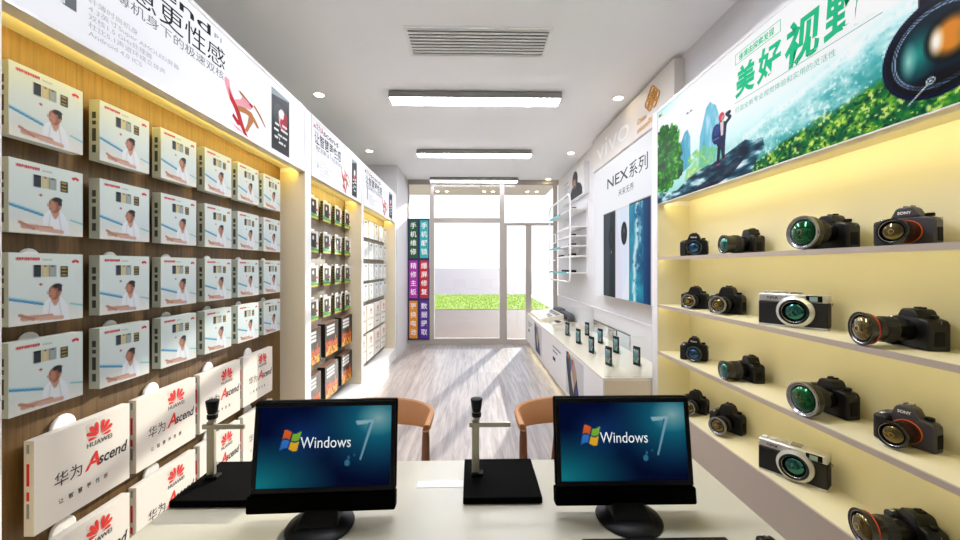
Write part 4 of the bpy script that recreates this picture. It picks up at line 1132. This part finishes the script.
def make_camera(label, loc, face, s, W=0.15, H=0.095, D=0.055, hump=(0.055, 0.035), grip=True, lens=((0.036, 0.0), (0.036, 0.04)), lc=(0.0, 0.047), tone='black',
                ring=None, ring_t=None, glass='green', hood=0.0, text=None, zoomrub=True, mount=None, style='slr', prong=0.0):
    t = thing('camera', label, 'camera', loc, math.atan2(face[0], -face[1]), 'cameras on the lit shelves')
    bm = {'black': M_cam, 'grey': M_camgrey, 'silver': M_cam2}[tone]
    def S(v): return v * s
    h = Plane((0, S(D) / 2, 0), (1, 0, 0), (0, 0, 1))      # normal = -y (front)
    hw = S(W) / 2; hh = S(H)
    if style == 'slr':
        out = [(-hw, 0), (hw, 0), (hw, hh * 0.80), (hw * 0.9, hh * 0.93), (hw * 0.45, hh), (-hw * 0.5, hh), (-hw * 0.92, hh * 0.95), (-hw, hh * 0.85)]
        MB().prism(h, out, 0, S(D)).build('body', bm, t, False, bevel=S(0.006), seg=3, smooth=True)
        hx, hz = S(hump[0]) / 2, S(hump[1])
        b = MB(); b.prism(Plane((0, S(D) * 0.42, hh - S(0.004)), (1, 0, 0), (0, 0, 1)), [(-hx * 1.25, 0), (hx * 1.25, 0), (hx * 0.8, hz * 0.85), (hx * 0.5, hz), (-hx * 0.5, hz), (-hx * 0.8, hz * 0.85)], 0, S(D) * 0.98)
        b.build('viewfinder_hump', bm, t, False, bevel=S(0.005), seg=3, smooth=True)
        b = MB(); z0 = hh + hz - S(0.004)
        b.box(-S(0.011), S(0.011), -S(0.008), S(0.014), z0, z0 + S(0.003)); b.box(-S(0.011), -S(0.008), -S(0.008), S(0.014), z0, z0 + S(0.006)); b.box(S(0.008), S(0.011), -S(0.008), S(0.014), z0, z0 + S(0.006))
        b.build('hot_shoe', M_lring if tone != 'black' else M_dark, t, False)
        b = MB(); b.lathe([(S(0.011), 0), (S(0.012), S(0.002)), (S(0.012), S(0.009)), (S(0.010), S(0.011))], (hw * 0.66, S(0.004), hh - S(0.003)), (0, 0, 1), 20); b.build('mode_dial', M_dark, t, False, smooth=True)
        if grip:
            b = MB(); b.box(-hw - S(0.001), -hw + S(0.040), -S(D) / 2 - S(0.026), -S(D) / 2 + S(0.02), 0, hh * 0.9)
            g = b.build('grip', M_cam2, t, False, bevel=S(0.011), seg=3, smooth=True)
            b = MB(); b.lathe([(S(0.008), 0), (S(0.008), S(0.005)), (S(0.006), S(0.007))], (-hw + S(0.02), -S(D) / 2 - S(0.008), hh * 0.9 - S(0.001)), (0, -0.25, 1), 16); b.build('shutter_button', M_lring, t, False, smooth=True)
        b = MB(); b.box(hw - S(0.004), hw + S(0.002), -S(0.015), S(0.015), hh * 0.15, hh * 0.6); b.build('port_cover', M_rubber, t, False, bevel=S(0.002))
        b = MB(); b.tube([(hw, 0, hh * 0.80), (hw + S(0.006), 0, hh * 0.84), (hw + S(0.005), 0, hh * 0.9), (hw - S(0.002), 0, hh * 0.88)], S(0.0012), 6); b.build('strap_lug', M_lring, t, False)
    else:
        b = MB(); b.box(-hw, hw, -S(D) / 2, S(D) / 2, S(0.004), hh * 0.76); b.build('body', M_cam2, t, False, bevel=S(0.004), seg=2, smooth=True)
        b = MB(); b.box(-hw, hw, -S(D) / 2 - S(0.0006), S(D) / 2, hh * 0.76, hh); b.build('top_plate', M_camsilver, t, False, bevel=S(0.004), seg=2, smooth=True)
        b = MB(); b.box(-hw, hw, -S(D) / 2 - S(0.0006), S(D) / 2, 0, S(0.005)); b.build('base_plate', M_camsilver, t, False, bevel=S(0.0015))
        F = Plane((0, -S(D) / 2 - S(0.0008), 0), (1, 0, 0), (0, 0, 1))
        b = MB(); b.slab(F, hw * 0.42, hw * 0.86, hh * 0.79, hh * 0.97, 0, S(0.002), 0); b.slab(F, hw * 0.52, hw * 0.74, hh * 0.81, hh * 0.94, S(0.002), S(0.003), 1)
        b.build('viewfinder_window', [M_black, lens_glass('pale', '#8fb3ae')], t, False)
        b = MB(); b.text(F, 'FUJIFILM', -hw * 0.72, hh * 0.83, S(0.011), S(0.0004), width=S(0.026), bold=0.02); b.build('lettering', M_ink, t, False)
        b = MB(); b.slab(F, -hw * 0.06, hw * 0.2, hh * 0.85, hh * 0.93, 0, S(0.0006)); b.build('focus_lamp', M_lring, t, False)
        for x, r in ((-hw * 0.82, 0.007), (-hw * 0.55, 0.011), (-hw * 0.28, 0.010)):
            b = MB(); b.lathe([(S(r), 0), (S(r), S(0.006)), (S(r * 0.8), S(0.0075))], (x, 0, hh - S(0.001)), (0, 0, 1), 20); b.build('dial', M_camsilver, t, False, smooth=True)
        b = MB(); b.box(-hw * 0.05, hw * 0.25, -S(0.01), S(0.012), hh - S(0.001), hh + S(0.004)); b.build('hot_shoe', M_lring, t, False)
        b = MB(); b.tube([(hw, 0, hh * 0.74), (hw + S(0.006), 0, hh * 0.76), (hw + S(0.006), 0, hh * 0.7)], S(0.0014), 6); b.build('strap_lug', M_lring, t, False)
    # lens: profile given as (radius, distance) pairs along the front axis
    x0, z0 = S(lc[0]), S(lc[1]); y0 = -S(D) / 2
    axis = (0, -1, 0)
    prof = [(S(r), S(d)) for r, d in lens]
    ln = MB().lathe(prof, (x0, y0, z0), axis, 40, cap1=False).build('lens', M_lensblk if style == 'slr' else M_camsilver, t, False, smooth=True)
    rl, dl = prof[-1]
    rim = rl - S(0.0035)
    b = MB(); b.lathe([(rl, dl), (rl, dl + S(0.002)), (rim, dl + S(0.002)), (rim * 0.90, dl - S(0.004)), (rim * 0.86, dl - S(0.004)), (rim * 0.80, dl - S(0.010)), (rim * 0.70, dl - S(0.012))], (x0, y0, z0), axis, 40, cap0=False, cap1=False)
    b.build('front_rim', M_lensblk if ring != 'white' else M_lring, ln, False, smooth=True)
    b = MB(); b.lathe([(rim * 0.93, dl - S(0.0005)), (rim * 0.90, dl - S(0.0015))], (x0, y0, z0), axis, 40, cap0=False, cap1=False); b.build('inner_ring', M_lring, ln, False, smooth=True)
    cg = {'green': '#0a2412', 'blue': '#0b1c30', 'amber': '#1c1a10', 'teal': '#0a2220'}[glass]; ct = {'green': '#34d878', 'blue': '#6ab8ff', 'amber': '#ffe07a', 'teal': '#7affe8'}[glass]
    b = MB(); g = []
    for k in range(7):
        a = k / 6 * PI / 2; g.append((max(rim * 0.84 * math.cos(a), 0.0004), dl - S(0.011) + rim * 0.42 * math.sin(a)))
    b.lathe(g, (x0, y0, z0), axis, 32, cap0=False); b.build('front_element', lens_glass(glass, cg, ct), ln, False, smooth=True)
    b = MB(); b.lathe([(rim * 0.20, dl - S(0.011) + rim * 0.412), (rim * 0.16, dl - S(0.011) + rim * 0.417)], (x0, y0, z0), axis, 24, cap0=False, cap1=False); b.build('iris', lens_glass('iris_' + glass, {'green': '#6d3a10', 'blue': '#10141c', 'amber': '#b9922f', 'teal': '#2f7a70'}[glass]), ln, False, smooth=True)
    if zoomrub:
        mid = [p for p in prof if 0.25 * dl < p[1] < 0.85 * dl] or prof
        rr = max(p[0] for p in prof[:-1]) + S(0.0012) if len(prof) > 2 else prof[0][0] + S(0.0012)
        rr = zoomrub_r(prof, 0.5 * dl) + S(0.0013)
        b = MB(); N = 60; vs = []; fs = []
        for j, dd in enumerate((0.36 * dl, 0.38 * dl, 0.60 * dl, 0.62 * dl)):
            for k in range(N):
                a = 2 * PI * k / N; q = rr + (S(0.0009) if (k % 2 and j in (1, 2)) else 0) - (S(0.001) if j in (0, 3) else 0)
                vs.append((x0 + q * math.cos(a), y0 - dd, z0 + q * math.sin(a)))
        for j in range(3):
            for k in range(N): fs.append((j * N + k, j * N + (k + 1) % N, (j + 1) * N + (k + 1) % N, (j + 1) * N + k))
        b.add(vs, fs); b.build('zoom_ring', M_lensrub, ln, False)
    if ring in ('red', 'white', 'blue') and ring_t:
        q = zoomrub_r(prof, ring_t * dl)
        b = MB(); b.lathe([(q + S(0.0005), ring_t * dl - S(0.0022)), (q + S(0.0012), ring_t * dl), (q + S(0.0005), ring_t * dl + S(0.0022))], (x0, y0, z0), axis, 40, cap0=False, cap1=False)
        b.build('accent_ring', {'red': M_lred, 'white': M_lring, 'blue': mat('lens_ring_blue', '#3a7fb5', 0.3)}[ring], ln, False, smooth=True)
    if mount:
        b = MB(); q = prof[0][0]
        b.lathe([(q + S(0.003), 0.0), (q + S(0.003), S(0.003)), (q, S(0.003))], (x0, y0, z0), axis, 40, cap0=False, cap1=False); b.build('mount_ring', mount, t, False, smooth=True)
    if text:
        F = Plane((0, S(D) * 0.42 - S(D) * 0.98 - S(0.0006), hh), (1, 0, 0), (0, 0, 1))
        b = MB(); b.text(F, text, 0, S(hump[1]) * 0.22, S(0.013), S(0.001), width=S(0.034), align='c', bold=0.03); b.build('lettering', M_white_ink, t, False)
    return t
def zoomrub_r(prof, d):
    for (r0, d0), (r1, d1) in zip(prof, prof[1:]):
        if d0 <= d <= d1 and d1 > d0: return r0 + (r1 - r0) * (d - d0) / (d1 - d0)
    return prof[0][0]
LK = dict(
    front=dict(W=0.15, H=0.105, D=0.05, hump=(0.062, 0.042), lens=((0.037, 0), (0.040, 0.012), (0.040, 0.05), (0.043, 0.056), (0.043, 0.07)), lc=(0.008, 0.05), ring='blue', ring_t=0.9, glass='blue', text='Canon'),
    profile=dict(W=0.135, H=0.10, D=0.06, hump=(0.06, 0.035), lens=((0.036, 0), (0.040, 0.015), (0.043, 0.03), (0.047, 0.04), (0.047, 0.10), (0.050, 0.106), (0.050, 0.118)), lc=(0.0, 0.052), glass='teal'),
    bigglass=dict(W=0.15, H=0.10, D=0.055, hump=(0.06, 0.03), lens=((0.034, 0), (0.036, 0.02), (0.042, 0.05), (0.046, 0.075), (0.059, 0.085), (0.060, 0.112)), lc=(0.012, 0.0615), glass='green', ring='white', ring_t=0.97),
    mirrorless=dict(W=0.145, H=0.098, D=0.045, hump=(0.06, 0.036), tone='grey', lens=((0.036, 0), (0.034, 0.008), (0.036, 0.02), (0.036, 0.06), (0.041, 0.068), (0.041, 0.08)), lc=(0.004, 0.047), glass='amber', mount=M_lor, text='SONY', zoomrub=False),
    slr=dict(W=0.15, H=0.105, D=0.055, hump=(0.065, 0.04), lens=((0.036, 0), (0.038, 0.02), (0.038, 0.07), (0.043, 0.08), (0.043, 0.10)), lc=(0.006, 0.052), glass='amber', ring='white', ring_t=0.95),
    range=dict(W=0.165, H=0.098, D=0.042, style='range', lens=((0.045, 0), (0.045, 0.008), (0.041, 0.010), (0.041, 0.013), (0.036, 0.016)), lc=(0.010, 0.047), glass='teal', zoomrub=False),
    redring=dict(W=0.15, H=0.11, D=0.065, hump=(0.07, 0.03), lens=((0.036, 0), (0.038, 0.02), (0.040, 0.05), (0.044, 0.06), (0.044, 0.11), (0.054, 0.118), (0.060, 0.145)), lc=(0.0, 0.061), glass='amber', ring='red', ring_t=0.845),
)
def out(x, y, toward=0.0, left=0.0):
    """unit direction in plan: toward the desk viewer's side and sideways along the shelf"""
    n = math.hypot(x, y); v = (-x / n, -y / n); l = (-y / n, x / n)
    d = (v[0] * toward + l[0] * left, v[1] * toward + l[1] * left); n = math.hypot(*d)
    return (d[0] / n, d[1] / n)
def shelf_cam(kind, row, x, y, s, toward, left, label):
    make_camera(label, (x, y, SH[row] + 0.001), out(x, y, toward, left), s, **LK[kind])
for row, nm in ((0, 'top'), (2, 'third')):
    shelf_cam('front', row, 1.645, 2.86, 1.17, 1, 0.15, 'black camera facing straight out with blue lens, at the far end of the %s shelf' % nm)
    shelf_cam('profile', row, 1.69, 2.33, 1.12, 0.50, 0.86, 'black camera turned sideways with long lens, second from the far end of the %s shelf' % nm)
    shelf_cam('bigglass', row, 1.69, 1.80, 1.28, 0.72, 0.62, 'black camera with huge round green glass lens on the %s shelf' % nm)
    shelf_cam('mirrorless', row, 1.69, 1.478, 1.16, 0.90, 0.40, 'grey camera with orange lens mount ring on the %s shelf' % nm)
for row, nm in ((1, 'second'), (3, 'lowest')):
    shelf_cam('slr', row, 1.665, 2.875, 1.12, 0.92, 0.4, 'small black camera angled left at the far end of the %s shelf' % nm)
    shelf_cam('slr', row, 1.69, 2.54, 1.24, 0.90, 0.45, 'black camera with silver lens rim, second from the far end of the %s shelf' % nm)
    shelf_cam('range', row, 1.642, 1.965, 1.72, 1, 0.25, 'silver and black flat rangefinder style camera on the %s shelf' % nm)
    shelf_cam('redring', row, 1.70, 1.452, 1.08, 0.60, 0.78, 'black camera with long red ringed lens on the %s shelf' % nm)

# ================================================================== desk
M_desk = mat('gloss_desk_cream', '#c3beaa', 0.24, spec=0.35)
DZ = 0.75
t = thing('desk', 'wide glossy cream desk with monitors and document cameras', 'desk', (-0.05, 1.2, 0))
bx('desktop', (-1.075, 0.978, 0.62, 1.716, DZ - 0.035, DZ), M_desk, t, bevel=0.003)
bx('side_panel', (-1.05, -1.01, 0.70, 1.64, 0.001, DZ - 0.0355), M_whitelam, t); bx('side_panel', (0.913, 0.953, 0.70, 1.64, 0.001, DZ - 0.0355), M_whitelam, t)
bx('modesty_panel', (-1.0095, 0.9125, 1.58, 1.605, 0.05, DZ - 0.0355), M_whitelam, t)

# ---- monitors
def wallpaper():
    W, H = 0.435, 0.262
    im = Img(W, H, 132, 80, '#020a2a'); X, Y = im.X / W, im.Y / H
    r1 = np.clip(1 - np.hypot((X - 0.90) / 0.55, (Y - 0.80) / 0.75), 0, 1); r2 = np.clip(1 - np.hypot((X - 0.0) / 0.62, (Y - 0.05) / 0.62), 0, 1)
    r3 = np.clip(1 - np.hypot((X - 0.33) / 0.26, (Y - 0.62) / 0.34), 0, 1); r4 = np.clip(1 - np.hypot((X - 0.9) / 0.18, (Y - 0.84) / 0.24), 0, 1)
    im.mix(np.ones(X.shape) * np.clip(Y * 0.8, 0, 1), '#030f3a', 0.8)
    im.mix(np.clip(r1 * 1.25, 0, 1), '#167287', 0.95).mix(r2 ** 0.9, '#12858f', 0.95).mix(r3, '#164a86', 0.7).mix(r4, '#b4cfcc', 0.75)
    # four coloured waving panes
    cx, cy = 0.103, 0.152
    def q(x, y): return (cx + x, cy + y + 0.0055 * math.sin((x + 0.03) * 105) )
    def pane(x0, x1, y0, y1, c, c2):
        pts = [q(x0 + (x1 - x0) * k / 6 + y1 * 0.22, y1) for k in range(7)] + [q(x1 - (x1 - x0) * k / 6 + y0 * 0.22, y0) for k in range(7)]
        m = im.polymask(pts); im.mix(m, c); im.mix(m * np.clip((im.Y - cy + 0.03) / 0.06, 0, 1), c2, 0.5)
    pane(-0.027, -0.002, 0.002, 0.030, '#d8491c', '#f08a3a'); pane(0.002, 0.030, 0.002, 0.027, '#6fae2c', '#a7d45a')
    pane(-0.027, -0.002, -0.030, -0.002, '#2f6fc4', '#5aa0e0'); pane(0.002, 0.030, -0.030, -0.002, '#f0b22a', '#ffd35a')
    # pale seven
    im.poly([(0.315, 0.212), (0.372, 0.215), (0.378, 0.205), (0.322, 0.198)], '#9fc3cc', 0.9).poly([(0.366, 0.214), (0.379, 0.214), (0.337, 0.082), (0.332, 0.085)], '#8fb6c4', 0.85)
    im.poly([(0.360, 0.206), (0.366, 0.206), (0.334, 0.09)], '#245f86', 0.8)
    im.ell(0.292, 0.075, 0.009, 0.011, '#3f87a5', 0.8).ell(0.296, 0.092, 0.004, 0.006, '#3f87a5', 0.7).ell(0.315, 0.10, 0.004, 0.004, '#2f6f95', 0.7)
    return im
WP = wallpaper()
def make_monitor(label, loc, rz):
    t = thing('monitor', label, 'monitor', loc, rz, 'monitors on the desk')
    tilt = math.radians(7.5)
    up = Vector((0, math.sin(tilt), math.cos(tilt))); R = Vector((1, 0, 0))
    P = Plane((0, -0.008, 0.045), R, up)                   # normal to the viewer
    W, H = 0.478, 0.346
    w2 = W / 2
    b = MB(); b.slab(P, -w2, w2, 0.048, H, -0.032, 0.0); b.build('housing', M_matte, t, False, bevel=0.006, seg=3)
    b = MB()
    for d in ((-w2 + 0.003, w2 - 0.003, 0.051, 0.066), (-w2 + 0.003, w2 - 0.003, H - 0.019, H - 0.003), (-w2 + 0.003, -w2 + 0.018, 0.066, H - 0.019), (w2 - 0.018, w2 - 0.003, 0.066, H - 0.019)):
        b.slab(P, *d, 0.0005, 0.005)
    b.build('bezel', mat('monitor_bezel', '#050403', 0.35, spec=0.25), t, False, bevel=0.0015)
    im = WP; im.W, im.H = W - 0.037, H - 0.086
    sc = print_mesh('screen', im, P, -w2 + 0.0185, 0.0665, 0.002, A_screen, t, False)
    b = MB(); b.text(P, 'Windows', -0.082, 0.192, 0.052, 0.0026, width=0.168); b.build('screen_lettering', mat('screen_white_text', '#e8eef0', 0.5, emit=0.4), sc, False)
    b = MB(); b.slab(P, -w2 - 0.006, w2 + 0.002, -0.010, 0.047, -0.030, 0.012); b.build('speaker_bar', M_matte, t, False, bevel=0.007, seg=3)
    b = MB(); b.slab(P, -0.06, 0.06, -0.002, 0.10, -0.062, -0.033)
    b.add([(-0.066, -0.085, 0.016), (0.066, -0.085, 0.016), (0.066, 0.03, 0.016), (-0.066, 0.03, 0.016), (-0.052, -0.012, 0.05), (0.052, -0.012, 0.05), (0.052, 0.05, 0.05), (-0.052, 0.05, 0.05)],
          [(3, 2, 1, 0), (4, 5, 6, 7), (0, 1, 5, 4), (1, 2, 6, 5), (2, 3, 7, 6), (3, 0, 4, 7)]); b.build('neck', M_dark, t, False, bevel=0.004, smooth=True)
    b = MB(); b.lathe([(0.106, 0.0), (0.108, 0.003), (0.104, 0.009), (0.080, 0.018), (0.06, 0.022)], (0, -0.028, 0.0), (0, 0, 1), 48); b.build('foot', M_dark, t, False, smooth=True)
    return t
make_monitor('black monitor with speaker bar beside the document camera near the gift boxes', (-0.50, 1.318, DZ + 0.001), math.radians(2.2))
make_monitor('black monitor with speaker bar beside the keyboard near the camera shelves', (0.527, 1.336, DZ + 0.001), 0.0)

# ---- document cameras
def make_doccam(label, x, y, rz=0.0):
    t = thing('document_camera', label, 'document camera', (x, y, DZ + 0.001), rz, 'document cameras on the desk')
    bx('base', (0, 0.285, 0, 0.283, 0, 0.024), M_matte, t, bevel=0.003, world=False)
    px, py = 0.046, 0.155
    b = MB(); b.box(px - 0.017, px + 0.03, py - 0.017, py + 0.017, 0.0245, 0.036); b.build('hinge_block', M_rubber, t, False, bevel=0.003)
    MB().box(px - 0.0145, px + 0.0145, py - 0.009, py + 0.009, 0.0365, 0.244).build('post', mat('aluminium_post', '#b3ad97', 0.35, 0.35), t, False, bevel=0.003)
    MB().box(px - 0.025, px + 0.138, py - 0.020, py - 0.0095, 0.219, 0.238).build('arm', mat('aluminium_post', '#b3ad97', 0.35, 0.35), t, False, bevel=0.003)
    b = MB(); b.lathe([(0.0145, 0), (0.0145, 0.03)], (px + 0.004, py, 0.2445), (0, 0, 1), 24); b.build('neck', mat('aluminium_post', '#b3ad97', 0.35, 0.35), t, False, smooth=True)
    b = MB(); b.lathe([(0.018, 0), (0.019, 0.003), (0.019, 0.014), (0.017, 0.016)], (px + 0.004, py, 0.256), (0, 0, 1), 28); b.build('collar', M_rubber, t, False, smooth=True)
    b = MB(); b.lathe([(0.0150, 0.0), (0.0175, 0.004), (0.0235, 0.046), (0.0235, 0.050), (0.020, 0.052)], (px + 0.004, py, 0.2755), (0, 0, 1), 32); b.build('camera_head', M_rubber, t, False, smooth=True)
    return t
make_doccam('document camera with square black base between the two monitors', -0.034, 1.393)
make_doccam('document camera with square black base beside the gift boxes', -1.068, 1.392)
o = bx('paper_strip', (-0.215, -0.036, 1.503, 1.55, DZ + 0.0005, DZ + 0.0015), mat('paper_white', '#f4f4f2', 0.6)); tag(o, 'narrow strip of white paper beside the document camera base', 'paper')
t = thing('keyboard', 'black keyboard in front of the monitor near the camera shelves', 'keyboard', (0.56, 1.08, DZ + 0.001))
bx('case', (0.335, 0.783, 1.03, 1.192, DZ + 0.001, DZ + 0.016), M_black, t, bevel=0.004)
for r in range(4):
    for c in range(14):
        bx('key', (0.345 + c * 0.0308, 0.371 + c * 0.0308, 1.045 + r * 0.034, 1.073 + r * 0.034, DZ + 0.0165, DZ + 0.022), M_dark, t)
t = thing('computer_mouse', 'black and grey computer mouse beside the keyboard', 'mouse', (0.895, 1.15, DZ + 0.001))
b = MB()
for d, mi in (((0.868, 0.922, 1.10, 1.188, DZ + 0.001, DZ + 0.026), 0),): b.box(*d, mi)
b.build('shell', M_black, t, bevel=0.012, seg=4, smooth=True)
MB().cyl((0.891, 1.172, DZ + 0.026), (0.899, 1.172, DZ + 0.026), 0.006).build('scroll_wheel', M_steel, t)

# ================================================================== chairs
M_fab = mat('orange_weave', '#c08c60', 0.8, bump=0.4)
M_chairwood = wood('walnut', '#6b3a1c', '#8a5228', (40, 40, 6), 0.4)
def make_chair(label, x, y):
    t = thing('armchair', label, 'chair', (x, y, 0), 0, 'visitor chairs behind the desk')
    # horseshoe rail: open toward the desk
    R = 0.30; N = 40; vs = []; fs = []
    path = []
    for k in range(N + 1):
        a = k / N
        if a < 0.16: px, py = R, -0.17 + 0.17 * a / 0.16; nx, ny = 1, 0
        elif a > 0.84: px, py = -R, -0.17 * (a - 0.84) / 0.16; nx, ny = -1, 0
        else:
            th = PI * (a - 0.16) / 0.68; px, py = R * math.cos(th), 0.21 * math.sin(th); nx, ny = math.cos(th), math.sin(th)
        w = math.sin(PI * a) ** 0.7
        path.append((px, py, nx, ny, w))
    def ring(px, py, nx, ny, w):
        hh = 0.018 + 0.052 * w; tt = 0.016; zc = 0.820 - 0.018 * w - hh * 0.6 + 0.02
        o = []
        for k in range(12):
            th = 2 * PI * k / 12; e = 0.6
            u = math.copysign(abs(math.cos(th)) ** e, math.cos(th)) * tt; v = math.copysign(abs(math.sin(th)) ** e, math.sin(th)) * hh
            o.append((px + nx * (u + 0.25 * v), py + ny * (u + 0.25 * v), zc + v))
        return o
    for p in path: vs += ring(*p)
    for i in range(N):
        for k in range(12):
            k2 = (k + 1) % 12; fs.append((i * 12 + k, i * 12 + k2, (i + 1) * 12 + k2, (i + 1) * 12 + k))
    fs.append(tuple(range(12))); fs.append(tuple(N * 12 + k for k in range(12))[::-1])
    MB().add(vs, fs).build('backrest', M_fab, t, False, smooth=True)
    for sx in (-1, 1):
        b = MB(); b.tube([(sx * 0.275, -0.13, 0.0), (sx * 0.288, -0.15, 0.43), (sx * 0.297, -0.165, 0.60), (sx * 0.301, -0.178, 0.79), (sx * 0.301, -0.182, 0.826)], [0.013, 0.019, 0.022, 0.018, 0.015], 12); b.build('leg', M_chairwood, t, False, smooth=True)
        b = MB(); b.tube([(sx * 0.11, 0.26, 0.0), (sx * 0.08, 0.21, 0.40), (sx * 0.05, 0.205, 0.76)], [0.012, 0.018, 0.014], 12); b.build('leg', M_chairwood, t, False, smooth=True)
    b = MB(); P = Plane((0, 0, 0.41), (1, 0, 0), (0, 1, 0))
    b.prism(P, [(-0.235, -0.20), (0.235, -0.20), (0.25, -0.1), (0.21, 0.20), (0.12, 0.24), (-0.12, 0.24), (-0.21, 0.20), (-0.25, -0.1)], 0, 0.06); b.build('seat', M_fab, t, False, bevel=0.018, seg=3, smooth=True)
    b = MB(); b.box(-0.22, 0.22, -0.17, -0.15, 0.36, 0.408); b.box(-0.19, 0.19, 0.19, 0.21, 0.36, 0.408); b.build('seat_frame', M_chairwood, t, False)
    return t
make_chair('orange curved back armchair with wooden legs behind the monitor near the gift boxes', -0.522, 2.03)
make_chair('orange curved back armchair with wooden legs behind the monitor near the keyboard', 0.542, 2.03)

# ================================================================== light
w = bpy.data.worlds.new('daylight'); SC.world = w; w.use_nodes = True
nt = w.node_tree; bg = nt.nodes['Background']
tc = nt.nodes.new('ShaderNodeTexCoord'); sp = nt.nodes.new('ShaderNodeSeparateXYZ'); cr = nt.nodes.new('ShaderNodeValToRGB')
cr.color_ramp.elements[0].position = 0.0; cr.color_ramp.elements[0].color = (1.0, 1.0, 1.0, 1)
cr.color_ramp.elements[1].position = 0.5; cr.color_ramp.elements[1].color = (0.36, 0.58, 1.0, 1)
e = cr.color_ramp.elements.new(0.10); e.color = (0.93, 0.97, 1.0, 1)
nt.links.new(tc.outputs['Generated'], sp.inputs['Vector']); nt.links.new(sp.outputs['Z'], cr.inputs['Fac']); nt.links.new(cr.outputs['Color'], bg.inputs['Color'])
bg.inputs['Strength'].default_value = 0.9
sd = bpy.data.lights.new('sun', 'SUN'); sd.energy = 5.0; sd.angle = math.radians(0.6); sd.color = (1.0, 0.94, 0.86)
so = bpy.data.objects.new('sun', sd); COL.objects.link(so)
so.rotation_euler = Vector((-0.31, -1.0, -0.278)).to_track_quat('-Z', 'Y').to_euler()

# ================================================================== camera
cd = bpy.data.cameras.new('camera_view'); co = bpy.data.objects.new('camera_view', cd); COL.objects.link(co)
cd.sensor_width = 36; cd.lens = 390 / 960 * 36; cd.shift_y = -3.2 / 960; cd.clip_start = 0.02; cd.clip_end = 900
co.location = (0, 0, 1.6); co.rotation_euler = (PI / 2, 0, -math.atan(0.0192))
SC.camera = co
SC.view_settings.view_transform = 'Standard'; SC.view_settings.look = 'None'
SC.view_settings.exposure = 0.75; SC.view_settings.gamma = 1.0; SC.view_settings.use_curve_mapping = False
SC.cycles.use_denoising = True
SC.cycles.max_bounces = 10; SC.cycles.diffuse_bounces = 6; SC.cycles.transparent_max_bounces = 16
SC.cycles.sample_clamp_indirect = 8
bpy.data.objects.remove(_to); bpy.data.curves.remove(_tc)
